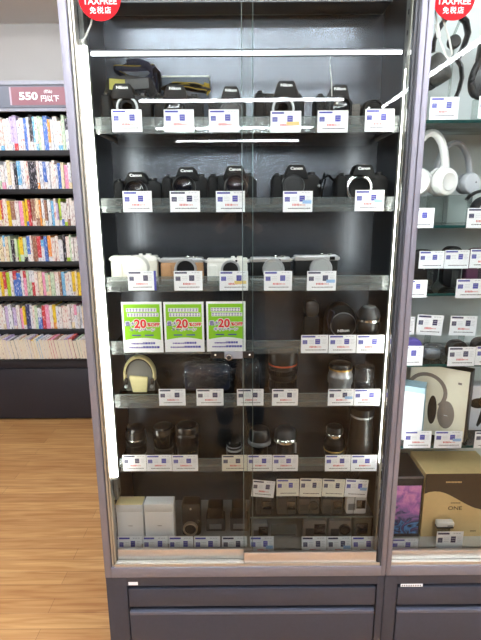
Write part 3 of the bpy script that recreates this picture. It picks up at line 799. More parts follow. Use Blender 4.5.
# second shelf
dslr(136.5, 115, 161, 172.5, 1, 'black camera nearest the left light, second shelf', 'Canon', mount='lens', ring_u=(136, 191), ring_r=.030)
dslr(187, 163, 209, 167.5, 1, 'black camera with chrome tick on its lens, second shelf', 'Canon', mount='lens', ring_u=(184, 187), ring_r=.031)
dslr(235, 208, 257, 166, 1, 'broad black camera by the door overlap, second shelf', 'Canon', mount='lens', ring_u=(236, 187), ring_r=.033)
dslr(296, 271, 321, 165, 1, 'black camera with chrome side button, second shelf', 'Canon', mount='cap', ring_u=(293, 186), ring_r=.032, accent='knob')
t, w, H, sh, hx = dslr(363, 335, 389, 165, 1, 'black camera with big silver lens mount by the right end, second shelf', 'Canon', mount='silver', ring_u=(359.5, 188), ring_r=.0365)
px = [(-w*.50, .02, sh*.80), (-w*.62, .005, sh*.98), (-w*.78, -.004, sh*.80), (-w*.76, -.008, sh*.42), (-w*.75, -.01, sh*.22), (-w*.74, -.008, sh*.42), (-w*.68, 0, sh*.80), (-w*.70, .008, sh*1.02), (-w*.73, .010, sh*.72)]
MB().tube(px, .006, BLK, 8, flat=(.008, .0024), up=(0, 1, 0)).build('neck_strap', t)

# third shelf: mirrorless cameras
def mirrorless(u0, u1, vt, label, skin, top, ring, hole, ru, rv, rr_, rangefinder=False, lens=False, yf=.150):
    z = SZ[2]+.0002
    x0, x1 = wx(u0, 265, yf), wx(u1, 265, yf); w = x1-x0; xc = (x0+x1)/2; a = w/2
    H = wz(vt+2.5, yf, (u0+u1)/2)-z
    t = thing('compact_camera', label, 'camera', (xc, yf, z), 0, 'compact cameras on the third shelf')
    MB().prism(rrect(w, H*.84, .008), 0, .032, skin, .003).build('body', t)
    tp = [(-a, H*.80), (a, H*.80), (a, H*.97), (a-.004, H), (-a+.004, H), (-a, H*.97)]
    MB().prism(tp, -.0006, .0326, top, .0015).build('top_plate', t)
    MB().b(-a+.0005, a-.0005, -.0004, .0324, 0, H*.10, top, .001).build('bottom_plate', t)
    for dx, r in ((a*.62, .009), (a*.28, .006)):
        MB().lathe([(r, 0), (r, .005), (r*.9, .006), (0, .006)], CHROME if top is SILV else top, at(dx, .016, H-.0005), 18).build('top_dial', t)
    MB().b(-.010, .010, .008, .024, H-.0005, H+.0016, MGREY).build('hot_shoe', t)
    for s in (-1, 1):
        MB().lathe([(.0048, 0), (.0048, .006), (.003, .008), (0, .008)], top, at(s*a, .016, H*.86) @ Matrix.Rotation(s*PI/2, 4, 'Y'), 14).build('strap_lug', t)
    if skin in (CRMW, WHT, TAN): MB().prism(rrect(w*.2, H*.62, .005), -.006, .0, skin, .002, M=at(-a+w*.15, 0, H*.1)).build('grip', t)
    if rangefinder:
        MB().b(a-.026, a-.010, -.0022, 0, H*.82, H*.96, BLKG, .0005).build('viewfinder_window', t)
    else: MB().lathe([(.0035, 0), (.003, .001), (0, .001)], LENSG, at(a*.45, -.0008, H*.89) @ AXF, 14).build('sensor_window', t)
    lx = wx(ru, rv, yf-.008)-xc; lz = wz(rv, yf-.008, ru)-z; R = rr_
    lz = max(lz, R+.0012)
    M = at(lx, .001, lz) @ AXF
    if lens:
        MB().lathe([(R, 0), (R, .010), (R*.96, .012), (R*.96, .024), (R*.9, .027), (R*.6, .028), (0, .028)], ring, M, 40).build('lens_cap', t)
    else:
        MB().lathe([(R, 0), (R, .007), (R*.97, .009), (R*.80, .009), (R*.78, .007), (R*.78, .0005)], ring, M, 40, cap=False).build('lens_mount', t)
        if hole is GRING: MB().lathe([(R*.79, .0005), (R*.78, .008), (R*.72, .0092), (R*.70, .008), (0, .008)], GRING, M, 36).build('mount_cap', t)
        else: MB().lathe([(R*.79, .0005), (R*.74, .003), (R*.5, .003), (0, .002)], hole, M, 36).build('sensor_well', t)
    return t
mirrorless(110.5, 157, 253.5, 'ivory leather camera with large white lens cap, third shelf', CRMW, WHT, WHT, None, 137, 267.5, .037, lens=True)
mirrorless(160.5, 203, 255.5, 'tan leather camera with silver top, third shelf', TAN, SILV, SILV, BLKS, 185.5, 271, .0345)
mirrorless(207, 247.5, 256, 'white camera with black lens opening, third shelf', WHT, WHT, SILV, BLKS, 230.5, 270, .0295)
mirrorless(250.5, 290.5, 255, 'black camera with silver top and no viewfinder window, third shelf', BLK, SILV, SILV, GRING, 273.5, 271.5, .0335)
mirrorless(294.5, 338, 253, 'black camera with silver top and dark viewfinder window, third shelf', BLK, SILV, SILV, GRING, 321, 271, .0345, rangefinder=True)

# ------------------------------------------------------------------ posters in front of the fourth rail
def poster(u0, u1, v0, v1, label, pale):
    Y = RAILY-.0026
    x0, x1 = wx(u0, 327, Y), wx(u1, 327, Y); z0, z1 = wz(v1, Y, u0), wz(v0, Y, u0); w, h = x1-x0, z1-z0
    t = thing('sale_poster', label, 'poster', ((x0+x1)/2, Y, z0), 0, 'green sale posters')
    MB().b(-w/2, w/2, -.0008, .0008, 0, h, CARD).build('sheet', t)
    y = -.0011
    g = MB(); n = 14
    pts = [(-w*.45, y, h*.955), (-w*.45, y, h*.25)] + [(-w*.45+w*.9*k/n, y, h*(.25+.045*math.sin(PI*k/n))) for k in range(1, n)] + [(w*.45, y, h*.25), (w*.45, y, h*.955)]
    g.poly([(p[0], p[1], p[2]) for p in pts], LIME)
    g.build('green_field', t)
    L = MB(); y2 = -.0014
    for r, zz in ((0, .81), (1, .715)):              # two lines of small outlined characters, too small to read
        x = -w*(.38 if r == 0 else .36); rr = random.Random(5+r)
        while x < w*.36:
            q = w*rr.uniform(.05, .075)
            L.quad(x-.0008, x+q+.0006, h*zz-.0006, h*(zz+.068)+.0006, y2, INKW)
            L.quad(x+.0004, x+q*.82, h*(zz+.046), h*(zz+.058), y2-.0002, PURP); L.quad(x+.0004, x+q*.7, h*(zz+.010), h*(zz+.022), y2-.0002, PURP)
            L.quad(x+q*.4, x+q*.55, h*(zz+.004), h*(zz+.062), y2-.0002, PURP)
            x += q+w*.008
    L.text('最大', w*.13, INKW, at(-w*.30, y2, h*.575) @ FACE, 0, .0016).text('最大', w*.13, PURP, at(-w*.30, y2-.0003, h*.575) @ FACE, 0, .0002)
    L.text('20', w*.30, INKW, at(-w*.05, y2, h*.575) @ FACE, 0, .0030).text('20', w*.30, PRED, at(-w*.05, y2-.0003, h*.575) @ FACE, 0, .0012)
    L.text('%OFF', w*.125, INKW, at(w*.28, y2, h*.555) @ FACE, 0, .0022).text('%OFF', w*.125, PRED, at(w*.28, y2-.0003, h*.555) @ FACE, 0, .0006)
    L.text('キャンペーン', w*.105, INKW, at(0, y2, h*.455) @ FACE, 0, .0016).text('キャンペーン', w*.105, PURP, at(0, y2-.0003, h*.455) @ FACE, 0, .0002)
    for x in (-w*.16, w*.16): L.quad(x-w*.11, x+w*.11, h*.335, h*.358, y2, INKB)
    for zz, a in ((.165, .30), (.085, .36)):
        x = -w*a; rr = random.Random(int(zz*1000))
        while x < w*a:
            q = w*rr.uniform(.03, .07); bold = x > -w*.02
            L.quad(x, x+q, h*zz, h*(zz+(.042 if bold else .028)), y2, PURP if not bold else INKB); x += q+w*.012
    L.build('poster_lettering', t)
poster(122.5, 162.5, 302, 352.5, 'lime green 20 percent off poster nearest the left light', 1)
poster(164.3, 204, 302, 352, 'lime green 20 percent off poster between two alike', 0)
poster(206.6, 245.5, 301.5, 351.5, 'lime green 20 percent off poster beside the door lock', 0)

# ------------------------------------------------------------------ fourth shelf, right
z = SZ[3]+.0003
x0, x1 = wx(304, 318, .16), wx(319, 318, .16); w = x1-x0; H = wz(301, .165)-z
t = thing('flash_unit', 'slim dark upright case with rounded head, fourth shelf', 'flash', ((x0+x1)/2, .16, z))
MB().prism(rrect(w, H*.62, .004), 0, .03, BLK, .003).build('body', t)
MB().prism(rrect(w*.92, H*.40, w*.36), -.004, .034, BLKS, .004, M=at(0, 0, H*.60)).build('head', t)
MB().b(-w*.3, w*.3, -.005, -.0035, H*.70, H*.88, DGREY, .001).build('window', t)
x0, x1 = wx(326, 322, .165), wx(357, 322, .165); w = x1-x0; H = wz(304.5, .17)-z
t = thing('lens_case', 'round black zipped lens case with white lettering, fourth shelf', 'case', ((x0+x1)/2, .165, z))
MB().prism([(-w*.5, 0), (w*.5, 0), (w*.5, H*.5)] + [(w*.5*math.cos(a*PI/12), H*.5+H*.5*math.sin(a*PI/12)) for a in range(1, 12)] + [(-w*.5, H*.5)], 0, .055, BLK, .008, seg=3).build('body', t)
MB().prism(circ(w*.40, 28, cx=w*.06, cz=H*.42)[:-1], -.006, .004, BLKS, .004).build('front_lid', t)
MB().tube([(w*.06+w*.41*math.cos(a*PI/14), -.001, H*.42+w*.41*math.sin(a*PI/14)) for a in range(28)], .0014, MGREY, 6, closed=True).build('zip', t)
MB().text('Nikon', .0125, INKW, at(w*.06, -.0066, H*.28) @ Matrix.Rotation(-.06, 4, 'Y') @ FACE, .0003, .0004, 1.2).build('maker_lettering', t)
MB().tube([(-w*.40, .0, H*.35), (-w*.49, -.006, H*.6), (-w*.42, -.008, H*.88), (-w*.26, -.004, H*.80), (-w*.34, .0, H*.5)], .004, NAVY, 8, flat=(.008, .002), up=(0, 1, 0)).build('carry_strap', t)
t, r, H = gear('lens', 'black lens with bright silver ring below a clear cap, fourth shelf right end', 'lens', 0, 306, 3,
    [('barrel', BLKS, [(.80, 0), (.84, .04), (.86, .30), (.90, .34), (.90, .56), (.86, .58)]),
     ('silver_ring', CHROME, [(.90, .575), (1.0, .60), (1.0, .66), (.9, .68)]),
     ('front_hood', DGREY, [(.88, .68), (.92, .74), (.80, .90), (.62, .97), (.0, .97)])], u0=357, u1=381, Y=.142)
ribs(t, r*.905, H*.10, H*.28, 30, RUB, 'focus_ring')
MB().lathe([(r*.55, H*.972), (r*.5, H*1.0), (0, H*1.0)], MGREY, at(0, 0, 0), 28).box((r*.1, -r*.6, H*.88), (.012, .004, .008), CHROME, .001).build('clip_cap', t)

# ------------------------------------------------------------------ fifth shelf
z = SZ[4]+.0003
x0, x1 = wx(122, 380, .16), wx(156, 380, .16); w = x1-x0; H = wz(355.5, .17)-z
t = thing('camera_pouch', 'cream arched camera pouch with pale front flap, fifth shelf by the left light', 'pouch', ((x0+x1)/2, .16, z))
def arch(rx, rz_, zc, n=20): return [(rx*math.cos(PI*k/n), zc+rz_*math.sin(PI*k/n)) for k in range(n+1)]
a = w*.47
MB().prism([(-a*.98, H*.0), (a*.98, H*.0)] + arch(a*.86, H*.44, H*.50), .016, .050, mat('grey_felt', (120, 120, 116), .8, 0, .06, 300), .003).build('body', t)
MB().tube([(x_, .018, z_) for x_, z_ in [(-a*.92, H*.34)] + arch(a*.92, H*.47, H*.50)[::-1] + [(a*.92, H*.34)]], .006, CRM, 12, flat=(.015, .0055), up=(0, 1, 0)).build('arched_band', t)
MB().tube([(x_, .008, z_) for x_, z_ in arch(a*.83, H*.41, H*.50)[::-1]], .0022, BROWNDK, 8).build('inner_piping', t)
fp = [(-a*.42, H*.02), (a*.46, H*.02), (a*.56, H*.40), (a*.5, H*.44), (-a*.56, H*.48), (-a*.60, H*.44)]
MB().prism(fp, -.004, .010, CRM, .004).build('front_flap', t)
for s in (-1, 1):
    MB().box((s*a*.82, .002, H*.32), (.010, .012, .020), BROWNDK, .002).build('hinge_block', t)
    MB().lathe([(.0055, 0), (.0055, .006), (.004, .008), (0, .008)], SILV, at(s*a*.80, -.003, H*.20) @ AXF, 16).build('stud', t)
for s in (-1, 1): MB().prism([(s*a*.86, 0), (s*a*1.28, 0), (s*a*.94, H*.34)], .016, .026, BLK, .001).build('side_strap', t)
t = thing('lens_cover', 'small black lens cover standing behind, right of the cream pouch, fifth shelf', 'lens cover', (wx(167.5, 374, .30), .30, z))
hz = wz(374, .30, 167)-z
MB().lathe([(.011, 0), (.0118, .001), (.0118, .005), (.009, .007), (0, .007)], BLK, at(0, 0, hz) @ Matrix.Diagonal((.8, 1, 1.2, 1)) @ AXF, 28).build('cap', t)
MB().b(-.012, .012, .001, .004, 0, hz+.004, ACR).b(-.012, .012, .001, .025, 0, .002, ACR).build('stand', t)
def bagged(u0, u1, vt, label, inner, seed, Y=.165):
    zz = SZ[4]+.0003
    x0, x1 = wx(u0, 375, Y), wx(u1, 375, Y); w = x1-x0; H = wz(vt, Y)-zz
    t = thing('bagged_item', label, 'bag', ((x0+x1)/2, Y, zz), 0, 'items in clear plastic bags')
    inner(t, w, H)
    b2 = bmesh.new(); bmesh.ops.create_icosphere(b2, subdivisions=4, radius=1); rr = random.Random(seed)
    ks = [(Vector((rr.uniform(-1, 1), rr.uniform(-1, 1), rr.uniform(-1, 1)))*rr.uniform(5, 11), rr.uniform(0, 6)) for _ in range(7)]
    B = MB()
    for v in b2.verts:
        q = 1.10-.11*sum(abs(math.sin(v.co.dot(k)+p)) for k, p in ks)/1.7
        n = v.co.copy(); e = 3.2
        l = (abs(n.x)**e+abs(n.y)**e+abs(n.z)**e)**(1/e); n /= l
        v.co = Vector((n.x*w*.5*q, n.y*.034*q+.0, max(0, H*.5+n.z*H*.5*q)))
    B._merge(b2, at(0, .012, 0), BAG, True); B.build('plastic_bag', t)
    return t
def in_navy(t, w, H):
    MB().box((0, .012, H*.40), (w*.78, .036, H*.74), NAVY, .012, seg=4).build('wrapped_case', t)
def in_lens(t, w, H):
    MB().lathe([(w*.30, .001), (w*.34, .004), (w*.34, H*.5), (w*.30, H*.8), (0, H*.8)], BROWNDK, at(0, .012, 0), 28).build('wrapped_lens', t)
bagged(178, 236, 357, 'dark blue case in a crinkled clear bag, fifth shelf under the lock', in_navy, 3)
bagged(238, 264, 354, 'brown lens in a crinkled clear bag, fifth shelf at the door overlap', in_lens, 4)
t, r, H = gear('lens', 'tall black lens with red ring, fifth shelf', 'lens', 0, 349, 4,
    [('barrel', BLKS, [(.86, 0), (.90, .03), (.90, .35), (.96, .44), (.96, .60), (.98, .62), (.98, .66)]),
     ('red_ring', REDR, [(.97, .66), (.985, .665), (.985, .69), (.97, .695)]),
     ('front_barrel', BLKS, [(.97, .695), (1, .72), (1, .97), (.94, 1), (.80, 1), (.78, .96), (0, .96)])], u0=268.5, u1=297.5)
ribs(t, r*.925, H*.12, H*.34, 34, RUB, 'zoom_ring'); ribs(t, r*.975, H*.46, H*.58, 36, RUB, 'focus_ring')
t, r, H = gear('lens', 'silver lens with black cap, fifth shelf', 'lens', 0, 362.5, 4,
    [('barrel', SILV, [(.88, 0), (.92, .03), (.92, .30), (1, .34), (1, .62), (.94, .66), (.94, .80)]),
     ('gold_ring', GOLDR, [(.93, .78), (.955, .79), (.955, .83), (.93, .84)]),
     ('front_cap', BLKS, [(.93, .84), (.93, .93), (.86, .98), (.5, .99), (.45, 1.0), (0, 1.0)])], u0=328.5, u1=352.5)
ribs(t, r*1.0, H*.37, H*.58, 34, SILV, 'focus_ring')
t, r, H = gear('bagged_lens', 'black lens under a glossy clear wrap, fifth shelf right end', 'lens', 0, 363.5, 4,
    [('barrel', BLKS, [(.70, 0), (.74, .03), (.76, .55), (.72, .62), (.72, .84), (.62, .88), (0, .88)]),
     ('silver_ring', CHROME, [(.765, .35), (.78, .41), (.78, .46), (.765, .47)])], u0=352, u1=376)
MB().lathe([(r*1.0, .0005), (r*.98, H*.3), (r*.90, H*.7), (r*.80, H*.94), (r*.5, H*1.0), (0, H*1.0)], BAG, None, 14).build('plastic_bag', t)

# ------------------------------------------------------------------ sixth shelf
t, r, H = gear('lens', 'black lens with thin silver ring near the left light, sixth shelf', 'lens', 0, 426.5, 5,
    [('barrel', BLKS, [(.86, 0), (.9, .03), (.92, .50), (1, .54), (1, .60)]), ('silver_ring', CHROME, [(.99, .60), (1.01, .61), (1.01, .64), (.99, .65)]),
     ('front_barrel', BLKS, [(.98, .65), (.96, .84), (.90, .90)]), ('front_cap', BLKG, [(.9, .90), (.9, .97), (.84, 1), (.5, .985), (0, .985)])], u0=125.5, u1=146)
ribs(t, r*.95, H*.12, H*.42, 30, RUB, 'focus_ring')
t, r, H = gear('lens', 'black lens with flared glossy hood, second from the left on the sixth shelf', 'lens', 0, 424.5, 5,
    [('barrel', BLKS, [(.74, 0), (.78, .03), (.80, .30), (.84, .34)]), ('hood', BLKG, [(.82, .34), (.96, .72), (1, .76), (1, .92), (.96, .94), (.88, .94), (.84, .80)]),
     ('front_cap', BLK, [(.86, .90), (.80, .97), (.4, 1), (0, 1)])], u0=152, u1=175)
ribs(t, r*.80, H*.08, H*.26, 30, RUB, 'focus_ring')
t, r, H = gear('lens', 'broad black lens with gold dots, third from the left on the sixth shelf', 'lens', 0, 423.5, 5,
    [('barrel', BLKS, [(.88, 0), (.92, .03), (.92, .34), (1, .34), (1, .72), (.96, .75), (1, .78), (1, .93), (.95, .96), (.85, .96), (.83, .9), (0, .9)]),
     ('front_cap', BLK, [(.82, .9), (.80, .98), (.5, 1), (0, 1)])], u0=176, u1=198.5)
ribs(t, r*1.0, H*.44, H*.68, 34, RUB, 'zoom_ring')
for k in range(3): MB().lathe([(.0016, 0), (.0012, .0008), (0, .0009)], GOLDR, at(r*(.15+.25*k), -r*.90*math.sqrt(max(.05, 1-(.15+.25*k)**2)), H*.22) @ AXF, 10).build('index_dot', t)
t, r, H = gear('lens', 'tiny black lens with two pale rings by the door overlap, sixth shelf', 'lens', 0, 440, 5,
    [('barrel', BLKS, [(.9, 0), (.95, .05), (.95, .35), (.9, .44), (.88, .75)]), ('lower_ring', GRING, [(.94, .35), (.97, .42), (.97, .46), (.94, .48)]),
     ('upper_ring', GRING, [(.87, .62), (.91, .64), (.91, .68), (.87, .70)]), ('front_cap', BLKG, [(.88, .75), (.88, .92), (.8, 1), (0, 1)])], u0=226, u1=242.5)
t, r, H = gear('lens', 'flat dark pancake lens on a pale foot ring, sixth shelf', 'lens', 0, 428, 5,
    [('base_ring', BLK, [(.70, 0), (.74, .05), (.74, .36), (.86, .42)]), ('rim', MGREY, [(.86, .42), (1, .46), (1, .56), (.92, .60)]), ('front_cap', BLKS, [(.92, .60), (.88, .9), (.7, 1), (0, 1)])], u0=248, u1=271)
# clear capped lens: a dark lens in a domed clear cap with a hanging clip
t, r, H = gear('lens', 'black lens in a shiny silver domed cap with hanging clip, sixth shelf', 'lens', 0, 426.5, 5,
    [('barrel', BLK, [(.72, 0), (.76, .04), (.76, .48)]), ('domed_cap', CHROME, [(.78, .46), (1, .52), (1, .62), (.92, .66)]), ('front_glass', DGREY, [(.92, .66), (.86, .86), (.6, .97), (0, 1)])], u0=273.5, u1=297)
MB().box((r*.82, -r*.66, H*.36), (.006, .003, H*.38), SILV, .001).build('clip', t)
t, r, H = gear('lens', 'black lens with gold ring and silver lettering, sixth shelf', 'lens', 0, 425.5, 5,
    [('barrel', BLKS, [(.92, 0), (.96, .03), (.98, .16)]), ('gold_ring', GOLDR, [(.98, .16), (1.01, .17), (1.01, .205), (.98, .215)]),
     ('mid_barrel', BLK, [(.98, .215), (.98, .48), (.84, .54), (.84, .62)]), ('silver_band', CHROME, [(.84, .62), (.86, .63), (.86, .76), (.84, .77)]), ('front_cap', BLKS, [(.84, .77), (.84, .9), (.76, .98), (.4, 1), (0, 1)])], u0=324.5, u1=344.5)
ribs(t, r*.985, H*.26, H*.44, 34, RUB, 'focus_ring')
t, r, H = gear('lens', 'large black telephoto lens tapering up to a wide black cap, sixth shelf right end', 'lens', 0, 405, 5,
    [('barrel', BLKS, [(1.0, .0), (1.0, .04), (.96, .10), (.92, .10), (1.0, .22), (.82, .80)]), ('grey_ring', GRING, [(.83, .795), (.86, .80), (.86, .825), (.83, .83)]),
     ('front_cap', BLK, [(.82, .83), (.92, .85), (.94, .90), (.88, .97), (.5, 1), (0, 1)])], u0=349, u1=375, Y=.142)

# ------------------------------------------------------------------ the showcase floor
z = DECK+.0003
def whitebox(u0, u1, label, lid, Y=.088):
    x0, x1 = max(.0255, wx(u0, 540, Y)), wx(u1, 540, Y); w = x1-x0; H = wz(504.5, Y, u0)-z
    t = thing('white_box', label, 'box', ((x0+x1)/2, Y, z), 0, 'white boxes at the foot')
    MB().b(-w/2, w/2, 0, .045, 0, H*.80, mat('box_white', (233, 236, 240), .4, 0, .01, 40), .0012).build('body', t)
    MB().b(-w/2-.0006, w/2+.0006, -.0006, .0456, H*.802, H-.0022, MATS['box_white'], .0012).b(-w/2-.0006, w/2+.0006, -.0006, .0456, H-.0021, H, lid, .001).build('lid', t)
    B = MB(); x = -.008
    for k in range(6): B.quad(x, x+.002, H*.46, H*.475, -.0004, INKK if k else INKG); x += .0027
    B.build('tiny_print', t)
whitebox(118, 144.3, 'white box with cream top by the left corner of the showcase foot', mat('lid_cream', (240, 222, 168), .5, 0, .02, 40))
whitebox(146, 174.5, 'all white box second from the left at the showcase foot', mat('lid_white', (243, 244, 246), .5, 0, .01, 40))
x0, x1 = wx(182, 525, .13), wx(200.5, 525, .13); w = x1-x0; H = wz(503, .135)-z
t = thing('tall_camera', 'dark upright camera with a pale ring round its lens at the showcase foot', 'camera', ((x0+x1)/2, .13, z))
MB().prism(rrect(w, H, .010), 0, .05, mat('bronze_black', (46, 40, 36), .45, .2, .1, 200), .004).build('body', t)
rr0 = w*.36; M = at(-w*.04, -.001, H*.26) @ AXF
MB().lathe([(rr0*1.1, 0), (rr0*1.1, .010), (rr0, .013), (rr0*.86, .012), (rr0*.84, .008)], mat('bronze_ring', (186, 164, 140), .3, .6, .03, 100), M, 32, cap=False).build('lens_ring', t)
MB().lathe([(rr0*.85, .007), (rr0*.6, .005), (0, .006)], LENSG, M, 28).build('lens_glass', t)
MB().lathe([(.0042, 0), (.0036, .002), (0, .0024)], CHROME, at(0, -.0006, H*.86) @ AXF, 14).build('flash_window', t)
MB().lathe([(.003, 0), (.003, .003), (0, .0034)], CHROME, at(w*.40, -.0006, H*.46) @ AXF, 12).build('side_button', t)
def speedlight(u0, u1, label):
    x0, x1 = wx(u0, 525, .15), wx(u1, 525, .15); w = x1-x0; H = wz(505, .155)-z
    t = thing('speedlight', label, 'flash', ((x0+x1)/2, .15, z), 0, 'dark speedlights at the foot')
    MB().prism(rrect(w, H*.5, .004), 0, .045, DGREY, .003).build('body', t)
    MB().prism(rrect(w*.80, H*.42, .006), -.006, .05, BLK, .003, M=at(0, 0, H*.54)).build('head', t)
    MB().b(-w*.28, w*.28, .006, .036, H*.48, H*.56, BLKS).build('swivel', t)
    MB().b(-w*.32, w*.32, -.0012, 0, H*.10, H*.30, MGREY, .0005).build('window', t)
    MB().b(-w*.4, w*.4, .004, .04, -.0002, H*.02, BLKS).build('foot', t)
speedlight(206, 225, 'dark speedlight beside the ringed camera at the showcase foot')
speedlight(230, 248, 'dark speedlight by the door overlap at the showcase foot')
# clear riser and the action cameras
ry0, ry1 = .112, .235
rx0, rx1 = wx(250, 516, ry0), .8835; rz = wz(517, ry0)
t = thing('acrylic_riser', 'clear acrylic riser carrying the upper row of action cameras', 'stand', ((rx0+rx1)/2, ry0, z))
rw = rx1-rx0; rh = rz-z
MB().b(-rw/2, rw/2, 0, ry1-ry0, rh-.004, rh, ACR).b(-rw/2, rw/2, -.0012, 0, rh-.005, rh+.0006, EDGE).build('top', t)
for s in (-1, 1): MB().b(s*rw/2-s*.004, s*rw/2, .001, ry1-ry0, 0, rh-.0042, ACR).build('side', t)
def actioncam(u0, u1, vt, vb, Y, zz, label, body, lens='square', side=.72, glossy=BLKG):
    x0, x1 = wx(u0, vb, Y), wx(u1, vb, Y); w = x1-x0; H = wz(vt, Y, u0)-zz
    t = thing('action_camera', label, 'camera', ((x0+x1)/2, Y, zz+.0003), 0, 'action cameras at the showcase foot')
    MB().prism(rrect(w, H, min(.006, H*.2)), 0, .026, body, .002).build('body', t)
    lx = -w/2+w*side; lz = H*.60; s = H*.24
    if lens == 'square':
        MB().prism([(lx-s, lz-s), (lx+s, lz-s), (lx+s, lz+s), (lx-s, lz+s)], -.005, .0005, glossy, .001).build('lens_housing', t)
        MB().lathe([(s*.66, 0), (s*.5, .0012), (0, .0016)], LENSG, at(lx, -.0052, lz) @ AXF, 24).build('lens', t)
    else:
        MB().lathe([(s*1.1, 0), (s*1.1, .006), (s*.9, .0075), (s*.8, .006), (0, .0065)], glossy, at(lx, 0, lz) @ AXF, 28).build('lens', t)
    MB().b(-w*.40, -w*.40+w*.36, -.0006, .0002, H*.24, H*.62, DGREY if body is not LGREY else MGREY).build('front_screen', t)
    MB().lathe([(.004, 0), (.0035, .0015), (0, .0018)], MGREY, at(-w*.3, .013, H-.0004), 14).build('shutter_button', t)
    return t
UY = .124
for u0, u1, v0, body, lens, lab in [
    (256, 271, 498.5, DGREY, 'square', 'dark action camera on the riser beside the door overlap'),
    (277, 296, 499, DGREY, 'square', 'dark action camera second on the riser'),
    (298, 319, 499, mat('warm_dark_grey', (70, 64, 58), .5, 0, .1, 200), 'round', 'brownish grey action camera in the middle of the riser'),
    (322, 343, 499.5, DGREY, 'square', 'dark action camera beside the light grey one on the riser'),
    (346, 366, 497.5, LGREY, 'square', 'light grey action camera with dark square lens at the right of the riser')]:
    actioncam(u0, u1, v0, 511, UY, rz, lab, body, lens)
LYY = .100
for u0, u1, v0, body, lens, lab in [
    (252, 268, 524, MGREY, 'square', 'small grey action camera alone by the door overlap, foot row'),
    (303, 326, 521, mat('warm_grey', (104, 98, 92), .5, 0, .06, 200), 'square', 'grey action camera with square lens, first of three in the foot row'),
    (328, 350.5, 521.5, MATS['warm_grey'], 'round', 'grey action camera with round lens, foot row'),
    (352, 370, 520, mat('olive_dark', (64, 60, 48), .5, 0, .06, 200), 'square', 'dark cube shaped camera at the right end, foot row')]:
    actioncam(u0, u1, v0, 541, LYY, DECK, lab, body, lens, side=.70 if u0 < 350 else .5)
ux = wx(377, 526, .092)
t = thing('mini_tripod', 'tiny dark stand with pale tip beside the cube camera', 'tripod', (ux, .092, DECK+.0003))
MB().lathe([(.010, 0), (.010, .004), (.005, .008), (.005, .030), (.007, .034), (.007, .040), (0, .042)], BLK, None, 18).build('stem', t)
MB().lathe([(.004, 0), (.004, .002), (0, .003)], WHT, at(0, -.0068, .037) @ AXF, 12).build('tip', t)
# tilted price cards before the upper row, their feet on the riser's front edge
CYY = ry0-.004
for u0, u1, v0, v1, st, tl, lab in [
    (251, 273.5, 480.5, 497, 'n', .10, 'tilted price card over the leftmost riser camera'),
    (276.5, 299, 479, 496, 'bcr', .0, 'cream price card second on the riser'),
    (299.5, 321.5, 478.5, 496.5, 'ncr', .03, 'price card in the middle of the riser'),
    (322, 344, 479, 496.5, 'ncr', .05, 'price card fourth on the riser'),
    (344.5, 367, 479.5, 497, 'blr', .06, 'price card over the light grey riser camera')]:
    c = card(u0, u1, v0, v1, CYY, lab, st, tilt=tl, lean=0, group='price cards on the acrylic riser')
    MB().b(-.0015, .0015, .0006, .003, -(c.location.z-rz)-.003, .02, ACR).build('clear_holder', c)
# slim clear bar lying in front of the foot row
MB().b(wx(271, 527, .125), wx(296, 527, .125), .125, .131, DECK+.0003, DECK+.0003+.040, ACR).build('clear_block')
tag(bpy.data.objects['clear_block'], 'empty clear acrylic block between the foot row action cameras', 'block')

# ------------------------------------------------------------------ right showcase
QX0 = .9005; QX1 = 1.80
rc = thing('glass_showcase', 'pale lit glass showcase of headphones right of the camera showcase', 'showcase', (0, 0, 0))
base(rc, QX0, QX1, wx(397, 595, 0), QX1-.03)
ix0, ix1 = .921, QX1-.04
MB().b(QX0, .9155, 0, .034, Z0+.0005, ZT, POST, .0012).build('post', rc)
MB().b(QX1-.026, QX1, 0, .034, Z0+.0005, ZT, POST, .0015).build('post', rc)
MB().b(.9155, QX1-.026, 0, .034, Z0+.0005, ZS, POST, .001).build('sill', rc)
MB().b(.9155, QX1-.026, 0, .034, ZT-.04, ZT, POST).build('top_rail', rc)
MB().b(QX0, QX1, .034, .36, ZT-.03, ZT, POST).build('top_panel', rc)
MB().b(QX0, QX1, YB, YB+.02, Z0+.0005, ZT-.03, WHITEWALL).build('back_panel', rc)
MB().b(.9015, .9055, .0345, .124, Z0+.001, ZT-.03, GLASS).build('side_pane', rc)
MB().b(.9015, .9065, .125, YB-.001, Z0+.001, ZT-.03, UPR).build('side_panel', rc)
MB().b(QX1-.006, QX1-.001, .0345, YB-.001, Z0+.001, ZT-.03, UPR).build('side_panel', rc)
MB().b(.9155, QX1-.026, .004, .050, ZS, ZS+.004, ALU).b(.9155, QX1-.026, .004, .006, ZS+.004, ZS+.011, ALU).b(.9155, QX1-.026, .045, .050, ZS+.004, ZS+.016, ALU).build('door_track', rc)
MB().b(.9155, QX1-.026, .0655, YB-.001, DECK-.016, DECK, mat('deck_pale', (206, 208, 206), .35, .1, .02, 40)).b(.9155, QX1-.026, .0505, .0745, CH-.004, CH-.0003, POST).build('display_floor', rc)
d = thing('sliding_door', 'sliding glass door of the headphone showcase', 'door', (0, 0, 0))
MB().b(.9165, 1.36, .0275, .0325, ZS+.014, ZT-.041, GLASS).build('glass_pane', d)
MB().b(.9165, 1.36, .0245, .0355, wz(557.5, .0245), wz(552, .0245), MATS['door_rail'], .001).b(.9165, 1.36, .0262, .0338, ZS+.006, wz(557.5, .0245), ALU).build('bottom_rail', d)
MB().b(wx(401, 586.5, 0), wx(423, 586.5, 0), .0028, .0038, wz(588, .003), wz(585.3, .003), CARD).build('paper_label', rc)
B = MB()
for k in range(9):
    xa = wx(402+k*2.25, 586.5, 0); B.quad(xa, xa+.0035, wz(587.5, .003), wz(586, .003), .0024, INKK)
B.build('label_print', rc)
QLB = 1.345
